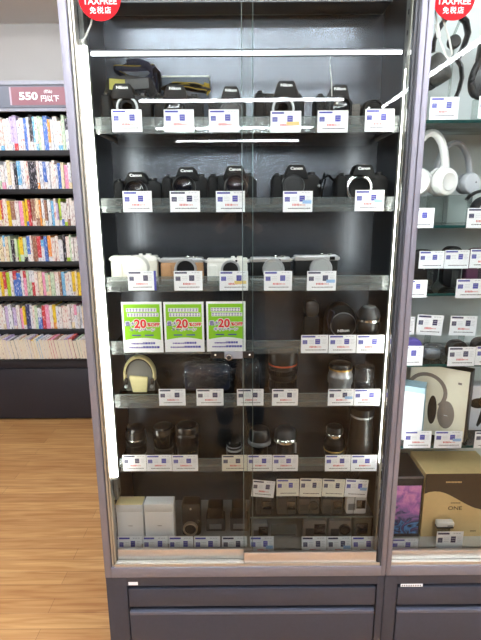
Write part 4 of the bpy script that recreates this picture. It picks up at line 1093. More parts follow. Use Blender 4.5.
QV = [121, 226.5, 294.5, 365.5, 447]
QZ = [wz(v, .095) for v in QV]
for i, zq in enumerate(QZ):
    t = thing('glass_shelf', 'glass shelf with teal edge, %s from the top in the headphone showcase' % ORD[i], 'shelf', (0, 0, zq), 0, 'headphone showcase shelves')
    MB().b(.9075, QX1-.041, .0955, YB-.002, -.008, 0, SHELFG).build('glass_plate', t)
    MB().b(.9075, QX1-.041, .0935, .0953, -.008, 0, EDGER).build('front_edge', t)
    for x in (.91, QX1-.045): MB().b(x-.0024, x+.0024, .13, YB-.012, -.018, -.0082, ALU).build('bracket', t)
# lights of the right showcase: bar at the top, upright tubes beside the posts
lb = thing('showcase_light_bar', 'horizontal white light bar across the top of the headphone showcase', 'light', (0, 0, 0))
qz = wz(15, LBY)
MB().b(.908, QX1-.041, LBY, LBY+.022, qz+.03, qz+.05, ALU).build('housing', lb)
MB().b(.910, QX1-.043, LBY-.006, LBY+.020, qz+.022, qz+.0298, LEDBARR, .002).build('diffuser', lb)
lt = thing('showcase_light', 'upright tube light at the far right of the headphone showcase', 'light', (0, 0, 0), 0, 'upright tube lights')
tubeled(lt, QX1-.05, LY, .8, 2.0, LEDR)
lt = thing('showcase_light', 'upright tube light behind the post shared by both showcases', 'light', (0, 0, 0), 0, 'upright tube lights')
tubeled(lt, .9118, LY, .72, 2.0, LEDR, .0042)

def qcard(u0, u1, v0, v1, lab, st='b', Y=.0922, tilt=0.):
    return card(u0, u1, v0, v1, Y, lab, st, tilt, group='price cards in the headphone showcase')
qcard(430, 458.5, 97, 119.5, 'price card under the black headphones, headphone showcase top')
qcard(478.5, 507, 96, 118.5, 'price card cut by the picture edge, headphone showcase top')
qcard(406, 434, 208, 228, 'price card half behind the post under the white headphones', 'br')
qcard(467, 496, 208, 228, 'price card under the black round headphones', 'n')
qcard(403, 427, 280, 297.5, 'price card half behind the post, third shelf front of headphone showcase', 'br')
qcard(456, 485, 279, 298, 'price card on the third shelf edge of headphone showcase, clear of the post', 'b')
qcard(395, 423, 346, 365.5, 'price card under the purple cap', 'br')
qcard(448, 475, 347, 366, 'price card under a dark cased earphone, fourth shelf', 'n')
qcard(475.5, 503, 346, 365, 'price card cut by the picture edge, fourth shelf of headphone showcase', 'b')
qcard(404, 431, 431, 448, 'price card before the pale blue box', 'b')
qcard(434.5, 462, 431, 448, 'price card before the cream headphone box', 'bl')
qcard(474.5, 501, 431.5, 448, 'price card before the grey earphone box', 'n')
# second row on the shelves, each propped on the case behind it
def earcase(u, v0, v1, Y, zz, label, m, w=.062):
    x = wx(u, (v0+v1)/2, Y); H = wz(v0, Y, u)-zz
    t = thing('earphone_case', label, 'case', (x, Y, zz+.0003), 0, 'cased earphones')
    MB().prism(rrect(w, H, min(w*.42, H*.45), 8), 0, .034, m, .006, seg=3).build('body', t)
    MB().b(-w*.49, w*.49, -.0004, .0344, H*.60, H*.612, BLKS).build('lid_seam', t)
    MB().lathe([(.0016, 0), (.0014, .0006), (0, .0008)], WHT, at(0, -.0004, H*.5) @ AXF, 10).build('lamp_dot', t)
BK = .185
earcase(425, 250, 268, BK+.004, QZ[2], 'black earphone case behind the third shelf card nearest the post', BLKS, .094)
earcase(454, 246.5, 268, BK+.004, QZ[2], 'round topped black earphone case, middle of the third shelf', BLKS, .060)
earcase(479, 248.5, 268, BK+.004, QZ[2], 'plum coloured earphone case by the picture edge, third shelf', mat('plum', (84, 44, 72), .4, 0, .03, 100), .070)
def backcard(u0, u1, v0, v1, zz, lab, st, tilt=0.):
    c = card(u0, u1, v0, v1, BK-.003, lab, st, tilt, group='price cards in the headphone showcase')
    h0 = c.location.z-zz
    if h0 > .001: MB().b(-.01, .01, .0007, .0022, -h0+.0003, .012, ACR).build('clear_foot', c)
backcard(419, 444, 251, 268.5, QZ[2], 'price card nearest the post, third shelf rear of headphone showcase', 'br')
backcard(444.5, 469, 250, 268.5, QZ[2], 'price card before the round topped earphone case, third shelf rear', 'br')
backcard(470, 496, 249, 268, QZ[2], 'price card before the plum earphone case', 'b')
backcard(392, 414.5, 317, 334.5, QZ[3], 'price card cut by the post, fourth shelf rear of headphone showcase', 'br')
backcard(416, 442, 315, 335, QZ[3], 'tilted price card with grey edge, fourth shelf rear', 'n', .06)
backcard(449.5, 476, 316, 335.5, QZ[3], 'straight price card, fourth shelf rear of headphone showcase', 'n', .03)
FK = .115
earcase(414, 339.5, 350, FK, QZ[3], 'purple topped earphone case beside the post, fourth shelf', mat('purple_cap', (88, 78, 160), .4, 0, .03, 100), .055)
earcase(459, 341.5, 352, FK, QZ[3], 'black earphone case with domed top, fourth shelf', BLKS, .060)
earcase(484, 339, 352, FK, QZ[3], 'black earphone case cut by the picture edge, fourth shelf', BLKS, .060)
t = thing('bagged_item', 'crumpled clear bag beside the purple topped case', 'bag', (wx(431, 360, .15), .15, QZ[3]+.0003))
b2 = bmesh.new(); bmesh.ops.create_icosphere(b2, subdivisions=4, radius=1); rr = random.Random(9)
ks = [(Vector((rr.uniform(-1, 1), rr.uniform(-1, 1), rr.uniform(-1, 1)))*rr.uniform(4, 10), rr.uniform(0, 6)) for _ in range(7)]
for v in b2.verts:
    q = 1+.05*sum(math.sin(v.co.dot(k)+p) for k, p in ks)/1.6
    v.co = Vector((v.co.x*.042*q, v.co.y*.03*q, max(0, .026+v.co.z*.028*q)))
B = MB(); B._merge(b2, Matrix(), BAG, True); B.build('plastic_bag', t)
MB().box((0, 0, .017), (.05, .03, .03), LGREY, .008).build('wrapped_earphones', t)

# headphones
def headphones(name_label, u, v, Y, zz, R, bandH, m, m2, rz=0., cupr=.034, group=None, lie=0.):
    """standing headphones: cups on the shelf, band above; local x across the band"""
    t = thing('headphones', name_label, 'headphones', (wx(u, v, Y), Y, zz+.0004), rz, group)
    cz = cupr
    band = [(-R, 0, cz+.02)] + [(R*math.cos(PI-k*PI/20), 0, cz+.02+(bandH-cz-.02)*math.sin(k*PI/20)) for k in range(1, 20)] + [(R, 0, cz+.02)]
    MB().tube(band, .01, m, 12, flat=(.015, .0055), up=(0, 1, 0)).build('headband', t)
    MB().tube([(p[0]*.93, 0, p[2]-.006) for p in band[5:-5]], .01, m2, 10, flat=(.013, .004), up=(0, 1, 0)).build('band_pad', t)
    for s in (-1, 1):
        A = at(s*R*.94, 0, cz) @ Matrix.Rotation(s*PI/2, 4, 'Y') @ Matrix.Rotation(0, 4, 'Z')
        c = MB().lathe([(cupr*.92, -.004), (cupr, .002), (cupr, .012), (cupr*.9, .019), (cupr*.6, .022), (0, .023)], m, A, 30).build('ear_cup', t)
        MB().lathe([(cupr*.62, .0222), (cupr*.56, .0236), (0, .0240)], m, A, 26).build('cup_plate', c)
        MB().lathe([(cupr*.55, -.018), (cupr*.86, -.021), (cupr*.98, -.014), (cupr*.96, -.0045)], m2, A, 30, cap=False).build('ear_cushion', t)
        MB().tube([(s*R, 0, cz+.035), (s*R*1.02, .0, cz+.018), (s*R*1.04, 0, cz)], .004, m, 8).build('yoke', t)
    return t
WHP = mat('headphone_white', (238, 238, 236), .35, 0, .01, 60); WHP2 = mat('cushion_white', (220, 220, 218), .6, 0, .02, 100)
GHP = mat('headphone_pale_grey', (190, 192, 198), .4, 0, .02, 60); GHP2 = mat('cushion_grey', (160, 162, 168), .6, 0, .02, 100)
BHP = mat('headphone_black', (26, 26, 28), .35, 0, .1, 100); BHP2 = mat('cushion_black', (34, 34, 36), .7, 0, .1, 100)
zq = QZ[1]
Y = .155
t = thing('headphones', 'large white headphones standing behind the shared post', 'headphones', (wx(423, 190, Y), Y, zq+.0004))
# white pair, facing the aisle: cups turned outwards to the viewer
x4, x5 = .956-t.location.x, wx(443, 180, Y)-t.location.x
ztop_ = wz(128.5, Y, 425)-zq; cr = .040; czz = wz(182, Y, 440)-zq
xm = (x4+x5)/2; Rb = (x5-x4)/2
bp = [(xm+Rb*1.25*math.cos(PI-k*PI/24), .014, czz+.02+(ztop_-czz-.03)*math.sin(k*PI/24)) for k in range(-2, 27)]
MB().tube(bp, .01, WHP, 12, flat=(.016, .0105), up=(0, 1, 0)).build('headband', t)
for xx, tw in ((x4, -.5), (x5, .35)):
    A = at(xx, -.006, czz) @ Matrix.Rotation(tw, 4, 'Z') @ AXF
    c = MB().lathe([(cr*.93, -.010), (cr, -.004), (cr, .010), (cr*.92, .017), (cr*.6, .020), (0, .021)], WHP, A, 36).build('ear_cup', t)
    MB().lathe([(cr*.66, .0195), (cr*.62, .0225), (cr*.55, .0225), (cr*.5, .021), (0, .0215)], WHP2, A, 32).build('cup_plate', c)
    MB().lathe([(cr*.6, -.030), (cr*.92, -.032), (cr*1.02, -.022), (cr*.98, -.0105)], WHP2, A, 32, cap=False).build('ear_cushion', t)
    MB().tube([(xx, .012, czz+.045), (xx-.002, .012, czz+.03), (xx, .008, czz+.015)], .007, WHP, 10).build('yoke', t)
MB().b(xm-Rb-.02, xm+Rb+.02, -.004, .03, 0, czz-cr-.001, ACR).build('display_foot', t)
Y = .235
t = thing('headphones', 'pale grey headphones behind the white pair', 'headphones', (wx(460, 185, Y), Y, zq+.0004))
ztop_ = wz(139, Y, 460)-zq; czz = wz(184, Y, 460)-zq; cr = .032
x4, x5 = wx(436, 180, Y)-t.location.x, wx(470, 180, Y)-t.location.x; xm = (x4+x5)/2; Rb = (x5-x4)/2
MB().tube([(xm+Rb*math.cos(PI-k*PI/24), .01, czz+.02+(ztop_-czz-.03)*math.sin(k*PI/24)) for k in range(25)], .01, GHP, 12, flat=(.014, .008), up=(0, 1, 0)).build('headband', t)
for xx, tw in ((x4, -.5), (x5-.004, .35)):
    A = at(xx, -.004, czz) @ Matrix.Rotation(tw, 4, 'Z') @ AXF
    c = MB().lathe([(cr*.93, -.010), (cr, -.004), (cr, .010), (cr*.9, .015), (cr*.6, .017), (0, .018)], GHP, A, 32).build('ear_cup', t)
    MB().lathe([(.0025, .0175), (.002, .019), (0, .019)], DGREY, A @ at(.010, .004, 0), 10).build('microphone_hole', c)
    MB().lathe([(cr*.6, -.024), (cr*.92, -.026), (cr*1.0, -.018), (cr*.97, -.0105)], GHP2, A, 32, cap=False).build('ear_cushion', t)
    MB().tube([(xx, .012, czz+.04), (xx, .010, czz+.02)], .005, GHP, 10).build('yoke', t)
MB().b(xm-Rb-.012, xm+Rb+.012, -.004, .03, 0, czz-cr-.001, ACR).build('display_foot', t)
# black round earpads beside it
Y = .15
t = thing('headphones', 'black headphones lying with a round cup outwards at the picture edge', 'headphones', (wx(484, 195, Y), Y, zq+.0004))
cr = .040; czz = cr*1.02
A = at(0, -.006, czz) @ AXF
MB().lathe([(cr*.93, -.012), (cr, -.004), (cr, .010), (cr*.9, .016)], BHP, A, 36).build('ear_cup', t)
MB().lathe([(cr*.92, .0155), (cr*.96, .020), (cr*.86, .026), (cr*.62, .024), (cr*.58, .017)], BHP2, A, 36, cap=False).build('ear_cushion', t)
MB().lathe([(cr*.6, .0165), (cr*.3, .018), (0, .018)], GHP2, A, 30).build('inner_mesh', t)
MB().tube([(.005+.055*math.cos(k*PI/16), .02, czz+.055*math.sin(k*PI/16)) for k in range(-3, 14)], .006, BHP, 10, flat=(.012, .005), up=(0, 1, 0)).build('headband', t)
# top shelf: black over-ear pair hanging on a stand, with drum shaped cup
Y = .17
zq = QZ[0]
t = thing('headphones', 'black headphones with a grey drum shaped cup behind the looped cord', 'headphones', (wx(445, 90, Y), Y, zq+.0004))
def lp_(u, v, y=Y): p = W(u, v, y); return (p.x-t.location.x, p.y-Y, p.z-zq-.0004)
a0, a1 = lp_(431, 70), lp_(455, 66)
MB().lathe([(.037, -.03), (.040, -.026), (.040, .010), (.036, .016), (.030, .018), (0, .019)], mat('drum_grey', (74, 74, 72), .5, 0, .06, 100), at(*lp_(440, 68)) @ Matrix.Rotation(-.55, 4, 'Y') @ Matrix.Rotation(.9, 4, 'Z') @ AXF, 36).build('ear_cup', t)
MB().lathe([(.024, -.05), (.036, -.052), (.040, -.044), (.039, -.0305)], BHP2, at(*lp_(440, 68)) @ Matrix.Rotation(-.55, 4, 'Y') @ Matrix.Rotation(.9, 4, 'Z') @ AXF, 32, cap=False).build('ear_cushion', t)
MB().tube([lp_(438, 30), lp_(446, 18), lp_(458, 14), lp_(466, 22), lp_(468, 34), lp_(463, 48), lp_(458, 58)], .01, BHP, 12, flat=(.016, .007), up=(0, 1, 0)).build('headband', t)
MB().tube([lp_(438, 30), lp_(434, 42), lp_(433, 52)], .006, BHP, 10, flat=(.012, .005), up=(0, 1, 0)).build('yoke', t)
MB().tube([lp_(456, 58), lp_(461, 66), lp_(462, 78), lp_(459, 90), lp_(456, 97)], .006, BHP, 10, flat=(.012, .005), up=(0, 1, 0)).build('yoke', t)
MB().lathe([(.016, -.012), (.018, -.006), (.018, .006), (.014, .012), (0, .013)], BHP2, at(*lp_(454, 42)) @ Matrix.Rotation(.7, 4, 'Y') @ AXF, 24).build('hinge', t)
c = lp_(452, 110); MB().tube([(c[0], .03, 0), (c[0], .03, lp_(452, 30)[2]), (c[0], .0, lp_(452, 16)[2]-.012)], .004, ACR, 10).build('stand_rod', t)
MB().lathe([(.035, 0), (.035, .004), (0, .005)], ACR, at(c[0], .03, 0), 28).build('stand_foot', t)
Y = .16
t = thing('headphones', 'black ring shaped headphones at the picture edge, headphone showcase top', 'headphones', (wx(484, 90, Y), Y, zq+.0004))
c = W(483, 77, Y); cc = (c.x-t.location.x, 0, c.z-zq)
MB().tube([(cc[0]+.030*math.cos(k*PI/14), .0, cc[2]+.050*math.sin(k*PI/14)+.010*math.cos(k*PI/14)) for k in range(28)], .009, BHP2, 12, closed=True).build('ear_cushion', t)
MB().prism([(cc[0]+.032*math.cos(k*PI/14), cc[2]+.052*math.sin(k*PI/14)+.010*math.cos(k*PI/14)) for k in range(28)], .008, .026, BHP, .003).build('ear_cup', t)
MB().tube([(cc[0]-.01, .018, cc[2]+.05), (cc[0]-.005, .02, cc[2]+.10), (cc[0]+.06, .02, cc[2]+.14), (cc[0]+.14, .02, cc[2]+.13)], .01, BHP, 12, flat=(.015, .006), up=(0, 1, 0)).build('headband', t)
MB().b(cc[0]-.012, cc[0]+.05, .008, .026, 0, cc[2]-.056, ACR).build('display_foot', t)

# boxes on the fifth shelf of the right showcase
zq = QZ[4]
Y = .125
x0, x1 = wx(398, 440, Y), wx(420, 440, Y); H = wz(388, Y)-zq
t = thing('pale_blue_box', 'white box with pale blue side on the shelf beside the shared post', 'box', ((x0+x1)/2, Y, zq+.0004), -.45)
w = x1-x0
MB().b(-w*.75, w*.5, 0, .002, 0, H, CARD).b(-w*.75, w*.5, .002, .06, 0, H-.001, mat('pale_blue_card', (166, 208, 232), .5, 0, .04, 40)).b(-w*.75, w*.5, -.0006, .061, H*.9, H*1.0, mat('pale_blue_lid', (186, 222, 240), .5, 0, .08, 60)).build('body', t)
Y = .165
x0, x1 = wx(412, 430, Y), wx(458, 430, Y); w = x1-x0
zt0, zt1 = wz(362, Y, 415)-zq, wz(372, Y, 460)-zq; H = (zt0+zt1)/2
t = thing('headphone_box', 'cream box with a brown headphone picture and black side', 'box', ((x0+x1)/2, Y, zq+.0004), -.62)
CRB = mat('cream_box', (232, 226, 206), .45, 0, .02, 40); DRK = mat('box_black_side', (40, 38, 38), .4, 0, .05, 60); BRH = mat('print_taupe', (128, 118, 110), .5, 0, .05, 100)
w2 = w*1.22
MB().b(-w2/2, w2/2, 0, .045, 0, H, DRK, .001).b(-w2/2, w2*.47, -.0012, 0, .001, H-.0005, CRB).build('body', t)
B = MB()
Rr = w2*.33; ccx, ccz = -w2*.20, H*.62
def band(r0, r1, a0, a1, m, y, cx, cz, sx_=1., n=18):
    for k in range(n):
        q0, q1 = a0+(a1-a0)*k/n, a0+(a1-a0)*(k+1)/n
        B.poly([(cx+sx_*r0*math.cos(q0), y, cz+r0*math.sin(q0)), (cx+sx_*r1*math.cos(q0), y, cz+r1*math.sin(q0)), (cx+sx_*r1*math.cos(q1), y, cz+r1*math.sin(q1)), (cx+sx_*r0*math.cos(q1), y, cz+r0*math.sin(q1))], m)
band(Rr*.86, Rr*1.06, -.25*PI, 1.0*PI, BRH, -.0016, ccx, ccz, 1.0)
B.poly([(w2*.15+w2*.14*math.cos(k*PI/14), -.0019, H*.34+H*.20*math.sin(k*PI/14)) for k in range(28)][::-1], BRH)
B.poly([(-w2*.08+w2*.075*math.cos(k*PI/14), -.0021, H*.37+H*.21*math.sin(k*PI/14)) for k in range(28)][::-1], BROWNDK)
B.quad(w2*.15-.006, w2*.15+.006, H*.325, H*.335, -.0023, INKG)
B.quad(w2*.30, w2*.36, H*.80, H*.83, -.0016, BRH)
B.build('headphone_print', t)
Y = .20
x0, x1 = wx(464, 440, Y), wx(500, 440, Y); w = x1-x0; H = wz(388, Y)-zq
t = thing('earphone_box', 'pale grey box with a black earphone picture at the picture edge', 'box', ((x0+x1)/2, Y, zq+.0004), 0)
MB().b(-w/2, w/2, 0, .05, 0, H, mat('pale_grey_box', (206, 207, 214), .45, 0, .03, 40), .001).build('body', t)
B = MB()
B.poly([(-w*.22+w*.24*math.cos(k*PI/14), -.0004, H*.62+w*.15*math.sin(k*PI/14)) for k in range(28)][::-1], BLKS)
B.poly([(-w*.06+w*.17*math.cos(k*PI/14), -.0006, H*.66+w*.17*math.sin(k*PI/14)) for k in range(28)][::-1], BLKG)
B.poly([(-w*.10, -.0007, H*.58), (-w*.22, -.0007, H*.12), (-w*.17, -.0007, H*.08), (w*.02, -.0007, H*.30), (w*.06, -.0007, H*.58)], BLKS)
B.build('earphone_print', t)

# floor of the right showcase
z = DECK+.0003
Y = .115
GB = mat('box_gold', (226, 196, 142), .42, .0, .03, 60); GBT = mat('box_gold_top', (230, 202, 150), .42, .0, .03, 60); WAVE = mat('box_wave_brown', (66, 52, 40), .45, .0, .05, 60)
x0 = wx(420.5, 535, Y); H = wz(473.5, Y, 450)-z; w = .235; dpt = .15
t = thing('gold_box', 'large gold carton with dark brown wave reading ONE', 'box', (x0+w/2, Y, z))
MB().b(-w/2, w/2, 0, dpt, 0, H, GB, .001).build('body', t)
B = MB()
wv = [(423, 494), (429, 492), (435, 491.3), (440, 491.7), (445, 493), (450, 495.2), (456, 498.4), (462, 501.8), (468, 505), (474, 507.6), (481, 509.4), (490, 511)]
ptsl = [(-w/2, -.0005, wz(494, Y, 421)-z)] + [(wx(a, b, Y)-t.location.x, -.0005, wz(b, Y, a)-z) for a, b in wv[1:]] + [(w/2, -.0005, wz(512, Y, 495)-z)]
B.poly([(-w/2, -.0005, H-.0005)] + ptsl + [(w/2, -.0005, H-.0005)], WAVE); B.build('wave_print', t)
B = MB(); gx = wx(455, 507, Y)-t.location.x
B.text('ONE', .020, mat('print_brown', (92, 66, 38), .5, 0, .03, 60), at(gx, -.0008, wz(508, Y, 455)-z) @ FACE, .0001, .0002, 1.15)
for k in range(6): B.quad(gx-.016+k*.0055, gx-.012+k*.0055, wz(503.3, Y, 455)-z, wz(502.3, Y, 455)-z, -.0008, MATS['print_brown'])
xx = wx(446, 482, Y)-t.location.x
for k in range(11): B.quad(xx+k*.0048, xx+.0036+k*.0048, wz(482.8, Y, 455)-z, wz(481.2, Y, 455)-z, -.0009, GB)
for k in range(5): B.quad(wx(470, 531, Y)-t.location.x+k*.004, wx(470, 531, Y)-t.location.x+.003+k*.004, wz(531.4, Y, 455)-z, wz(530.4, Y, 455)-z, -.0008, MATS['print_brown'])
B.build('box_lettering', t)
Y = .115
x0, x1 = wx(384, 536, Y), wx(418.8, 536, Y); H = wz(477, Y, 410)-z; w = x1-x0
t = thing('art_box', 'black box with a purple and blue picture beside the gold carton', 'box', ((x0+x1)/2, Y, z))
BXB = mat('box_black', (30, 28, 32), .4, 0, .06, 60)
MB().b(-w/2, w/2, 0, .16, 0, H, BXB, .001).build('body', t)
def art():
    M = bpy.data.materials.new('abstract_art'); M.use_nodes = True
    N, L = M.node_tree.nodes, M.node_tree.links; b = N['Principled BSDF']; b.inputs['Roughness'].default_value = .35
    tc = N.new('ShaderNodeTexCoord'); nz = N.new('ShaderNodeTexNoise'); nz.inputs['Scale'].default_value = 26; nz.inputs['Detail'].default_value = 3; nz.inputs['Distortion'].default_value = 1.2
    sep = N.new('ShaderNodeSeparateXYZ'); mz = N.new('ShaderNodeMath'); mz.operation = 'MULTIPLY_ADD'
    mz.inputs[1].default_value = 2.6; rp = N.new('ShaderNodeValToRGB')
    L.new(tc.outputs['Object'], nz.inputs['Vector']); L.new(tc.outputs['Object'], sep.inputs[0])
    md = N.new('ShaderNodeMath'); md.operation = 'MULTIPLY'; md.inputs[1].default_value = .95
    L.new(nz.outputs['Fac'], md.inputs[0]); L.new(sep.outputs['Z'], mz.inputs[0]); L.new(md.outputs[0], mz.inputs[2])
    e = rp.color_ramp.elements
    e[0].position = .42; e[0].color = lin((30, 32, 56)); e[1].position = 1.0; e[1].color = lin((226, 150, 206))
    for p, c in ((.50, (84, 150, 214)), (.58, (40, 44, 84)), (.68, (120, 100, 160)), (.80, (176, 110, 190))):
        q = e.new(p); q.color = lin(c)
    L.new(mz.outputs[0], rp.inputs[0]); L.new(rp.outputs[0], b.inputs['Base Color'])
    return M
MB().b(-w*.5+.004, w*.45, -.0012, -.0002, H*.06, H*.86, art()).build('picture_panel', t)
MB().b(-w/2, w/2, -.0006, .1606, H-.006, H+.0002, mat('box_edge_grey', (96, 94, 98), .4, 0, .05, 60)).b(-w/2+.004, w/2-.004, .005, .155, H+.0002, H+.0006, BXB).build('lid_edge', t)
# small white roll standing on the deck before the carton, and its card
Y = .085
x0, x1 = wx(437, 523, Y), wx(455, 523, Y); w = x1-x0; zb4, zt4 = wz(527.5, Y, 446), wz(518.5, Y+.02, 446)
t = thing('small_speaker', 'small white rounded device before the gold carton', 'speaker', ((x0+x1)/2, Y, z))
zb4 -= z
MB().prism(rrect(w, zt4-z-zb4, .007), 0, .020, WHT, .004, M=at(0, 0, zb4), seg=3).build('body', t)
MB().b(-w*.46, w*.46, .001, .019, zb4-.005, zb4-.0001, BROWNDK).b(-w*.3, w*.3, .004, .016, 0, zb4-.0051, ACR).build('base', t)
MB().quad(w*.10, w*.40, (zt4-z)*.80, (zt4-z)*.84, -.0005, INKK).build('tiny_print', t)
card(391, 418, 538.5, 555, .062, 'price card before the black picture box, foot of headphone showcase', 'b', group='price cards in the headphone showcase')
card(436, 462.5, 531.5, 553, .062, 'price card before the small white device', 'nr', group='price cards in the headphone showcase')

# ------------------------------------------------------------------ tax free stickers on the glass, with security cords behind
def sticker(u, v, ru, label, Y):
    R = (wx(u+ru, v, Y)-wx(u-ru, v, Y))/2; p = W(u, v, Y)
    t = thing('tax_free_sticker', label, 'sticker', (p.x, Y, p.z), 0, 'round tax free stickers')
    MB().prism(circ(R, 48)[:-1], -.0004, .0004, REDS).build('disc', t)
    zz = wz(1.2, Y, u)-p.z
    MB().text('TAXFREE', .0195, INKW, at(0, -.0007, zz) @ FACE, .0001, .0003, 1.06).text('免', .0165, INKW, at(-.0185, -.0007, wz(10.2, Y, u)-p.z) @ FACE, .0001, .0001, 1.0).text('税', .0165, INKW, at(0, -.0007, wz(10.2, Y, u)-p.z) @ FACE, .0001, .0001, 1.0).text('店', .0165, INKW, at(.0185, -.0007, wz(10.2, Y, u)-p.z) @ FACE, .0001, .0001, 1.0).build('lettering', t)
sticker(99.5, -2.6, 21.3, 'red round tax free sticker on the camera showcase door', .0270)
sticker(454.3, -3.1, 21.3, 'red round tax free sticker on the headphone showcase door', .0270)
def cord(pts, label, Yc=.041, clip=None):
    t = thing('security_tether', label, 'cord', W(*pts[0], Yc), 0, 'white security cords')
    P = [W(u, v, Yc)-t.location for u, v in pts]
    MB().tube(P, .0026, WHT, 8).build('cord_loop', t)
    if clip: MB().tube([W(*clip[0], Yc)-t.location, W(*clip[1], Yc)-t.location], .0055, WHT, 12).build('clip', t)
cord([(437, 5), (435, 11), (437, 22), (440, 40), (446, 56), (449.5, 59), (452, 54), (449.5, 40), (444, 22), (439, 8)], 'white looped security cord under the right tax free sticker', clip=((436.5, 24), (439, 37)))
cord([(93, 14), (91, 24), (86, 36), (81.5, 46)], 'short pale cord under the left tax free sticker')

# ------------------------------------------------------------------ the photographer, seen only as a reflection in the doors
def skin(name, verts, edges, root, m, parent, sub=2):
    me = bpy.data.meshes.new(name+'_cage'); me.from_pydata([v[:3] for v in verts], edges, []); o = bpy.data.objects.new(name+'_cage', me); COL.objects.link(o)
    o.modifiers.new('s', 'SKIN').use_smooth_shade = True
    sv = me.skin_vertices[0].data
    for k, v in enumerate(verts):
        a = v[3]; sv[k].radius = a if isinstance(a, tuple) else (a, a); sv[k].use_root = (k == root)
    q = o.modifiers.new('u', 'SUBSURF'); q.levels = sub; q.render_levels = sub
    dg = bpy.context.evaluated_depsgraph_get(); dg.update()
    nm = bpy.data.meshes.new_from_object(o.evaluated_get(dg)); nm.name = name
    bpy.data.objects.remove(o)
    nm.materials.clear(); nm.materials.append(m)
    for p in nm.polygons: p.use_smooth = True
    n = bpy.data.objects.new(name, nm); COL.objects.link(n); n.parent = parent
    return n
SKN = mat('skin', (206, 162, 138), .55, 0, .05, 60); JAC = mat('dark_jacket', (36, 36, 40), .85, 0, .15, 200); JEA = mat('blue_jeans', (40, 56, 96), .85, 0, .2, 300); HAI = mat('black_hair', (24, 20, 18), .6, 0, .2, 300)
px_, py_ = .4356, -1.74
pr = thing('person', 'person in dark jacket and blue jeans holding up a phone before the glass', 'person', (px_, py_, 0))
ph = thing('phone', 'dark phone held upright in both hands of the person', 'phone', (px_, -1.326, 1.455))
MB().prism(rrect(.075, .150, .010), -.004, .004, BLKS, .002).build('body', ph)
MB().prism(rrect(.069, .142, .008), -.0046, -.0040, BLKG, M=at(0, 0, .004)).build('screen', ph)
yw = -1.326-py_
bv = [(0, 0, 1.00, (.125, .09)), (0, .01, 1.20, (.13, .095)), (0, .0, 1.42, (.155, .11)), (0, .0, 1.56, (.10, .08)), (0, .015, 1.64, (.056, .058)), (0, .03, 1.71, (.066, .076)), (0, .035, 1.79, (.078, .095)), (0, .03, 1.86, (.06, .075))]
be = [(k, k+1) for k in range(7)]
for sd in (-1, 1):
    n0 = len(bv)
    bv += [(sd*.19, 0, 1.535, .060), (sd*.255, .10, 1.30, .046), (sd*.16, .27, 1.42, .036), (sd*.085, yw-.055, 1.475, (.026, .030)), (sd*.066, yw-.030, 1.505, (.030, .022))]
    be += [(3, n0), (n0, n0+1), (n0+1, n0+2), (n0+2, n0+3), (n0+3, n0+4)]
    pl_ = n0+4
    for k, (dz, ln) in enumerate(((.040, .92), (.020, 1.0), (.0, .95), (-.018, .8))):      # fingers along the back of the phone
        a = len(bv); z_ = 1.500+dz
        bv += [(sd*.058, yw-.004, z_, .0105), (sd*.052, yw+.014, z_+.002, .0092), (sd*(.052-.026*ln), yw+.0165, z_+.004, .0082), (sd*(.052-.040*ln), yw+.0150, z_+.005, .0070)]
        be += [(pl_, a), (a, a+1), (a+1, a+2), (a+2, a+3)]
    a = len(bv)                                       # thumb over the screen side
    bv += [(sd*.058, yw-.034, 1.497, .0125), (sd*.044, yw-.022, 1.512, .0105), (sd*.030, yw-.016, 1.526, .0085)]
    be += [(n0+3, a), (a, a+1), (a+1, a+2)]
    n1 = len(bv)
    bv += [(sd*.080, 0, .90, .070), (sd*.10, .015, .52, .058), (sd*.105, -.01, .10, .040), (sd*.105, .035, .045, (.042, .038)), (sd*.108, .15, .035, (.040, .028))]
    be += [(0, n1), (n1, n1+1), (n1+1, n1+2), (n1+2, n1+3), (n1+3, n1+4)]
body = skin('body', bv, be, 0, SKN, pr)
jv = [(0, 0, .86, (.196, .158)), (0, 0, 1.00, (.188, .148)), (0, .01, 1.20, (.165, .125)), (0, 0, 1.42, (.178, .132)), (0, 0, 1.555, (.118, .095)), (0, .008, 1.625, (.072, .072))]
je = [(0, 1), (1, 2), (2, 3), (3, 4), (4, 5)]
for sd in (-1, 1):
    n0 = len(jv); jv += [(sd*.19, 0, 1.535, .078), (sd*.255, .10, 1.30, .062), (sd*.16, .27, 1.42, .050), (sd*.098, yw-.085, 1.465, .042)]; je += [(4, n0), (n0, n0+1), (n0+1, n0+2), (n0+2, n0+3)]
skin('jacket', jv, je, 3, JAC, pr)
tv = [(0, 0, 1.06, (.155, .122)), (0, 0, .97, (.170, .132))]; te = [(0, 1)]
for sd in (-1, 1):
    n0 = len(tv); tv += [(sd*.088, .0, .80, (.098, .098)), (sd*.10, .015, .52, .080), (sd*.105, .0, .30, .068), (sd*.105, -.005, .09, .062)]; te += [(1, n0), (n0, n0+1), (n0+1, n0+2), (n0+2, n0+3)]
skin('trousers', tv, te, 0, JEA, pr)
for sd in (-1, 1):
    skin('shoe', [(sd*.105, -.03, .055, (.050, .050)), (sd*.106, .06, .045, (.052, .042)), (sd*.110, .19, .036, (.048, .033))], [(0, 1), (1, 2)], 0, BLK, pr)
hb = bmesh.new(); bmesh.ops.create_uvsphere(hb, u_segments=28, v_segments=18, radius=1)
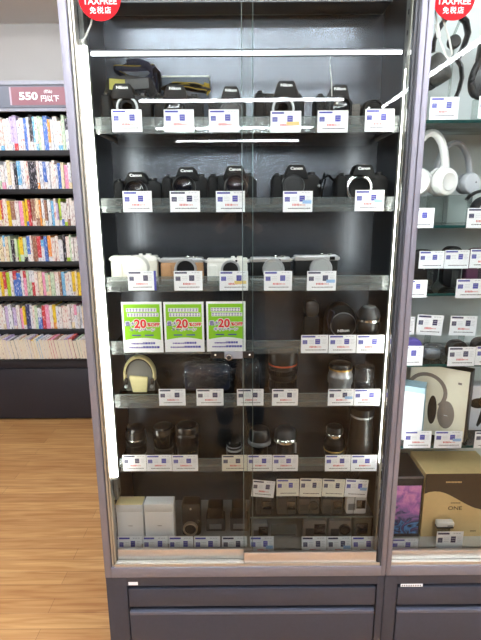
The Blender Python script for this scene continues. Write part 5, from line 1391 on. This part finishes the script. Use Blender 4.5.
for v in hb.verts:
    v.co = Vector((v.co.x*.095, v.co.y*.112+.012, v.co.z*.105+1.815))
bmesh.ops.delete(hb, geom=[f for f in hb.faces if f.calc_center_median().z < 1.80-.35*min(0, f.calc_center_median().y) and f.calc_center_median().y > .02 or f.calc_center_median().z < 1.745], context='FACES')
B = MB(); B._merge(hb, Matrix(), HAI, True); B.build('hair', pr)
for sd in (-1, 1):
    MB().lathe([(.004, -.004), (.012, -.001), (.009, .003), (0, .004)], WHT, at(sd*.030, .112, 1.775) @ Matrix.Rotation(-PI/2, 4, 'X'), 16).lathe([(.0058, .0032), (.004, .0048), (0, .005)], BLKS, at(sd*.030, .112, 1.775) @ Matrix.Rotation(-PI/2, 4, 'X'), 14).build('eye', pr)
    MB().lathe([(.012, 0), (.016, .006), (.012, .011), (0, .012)], SKN, at(sd*.082, .02, 1.765) @ Matrix.Rotation(sd*PI/2, 4, 'Y') @ Matrix.Diagonal((1.9, 1, 1, 1)), 18).build('ear', pr)
MB().tube([(0, .118, 1.775), (0, .132, 1.755), (0, .142, 1.738), (0, .128, 1.730)], [.007, .010, .013, .008], SKN, 12).build('nose', pr)
MB().tube([(-.022, .106, 1.705), (-.008, .116, 1.703), (.008, .116, 1.703), (.022, .106, 1.705)], [.003, .006, .006, .003], mat('lips', (176, 104, 96), .5, 0, .05, 60), 10).build('mouth', pr)

# ------------------------------------------------------------------ light
w_ = bpy.data.worlds.new('world'); S.world = w_; w_.use_nodes = True
w_.node_tree.nodes['Background'].inputs['Color'].default_value = lin((210, 215, 225)); w_.node_tree.nodes['Background'].inputs['Strength'].default_value = .05
dims_done()

S.view_settings.view_transform = 'Standard'; S.view_settings.look = 'None'; S.view_settings.gamma = 1; S.view_settings.exposure = .88
S.view_settings.use_curve_mapping = False
S.cycles.max_bounces = 8; S.cycles.transparent_max_bounces = 32; S.cycles.diffuse_bounces = 4; S.cycles.glossy_bounces = 4
S.cycles.use_denoising = True; S.cycles.sample_clamp_indirect = 6; S.cycles.caustics_reflective = False; S.cycles.caustics_refractive = False
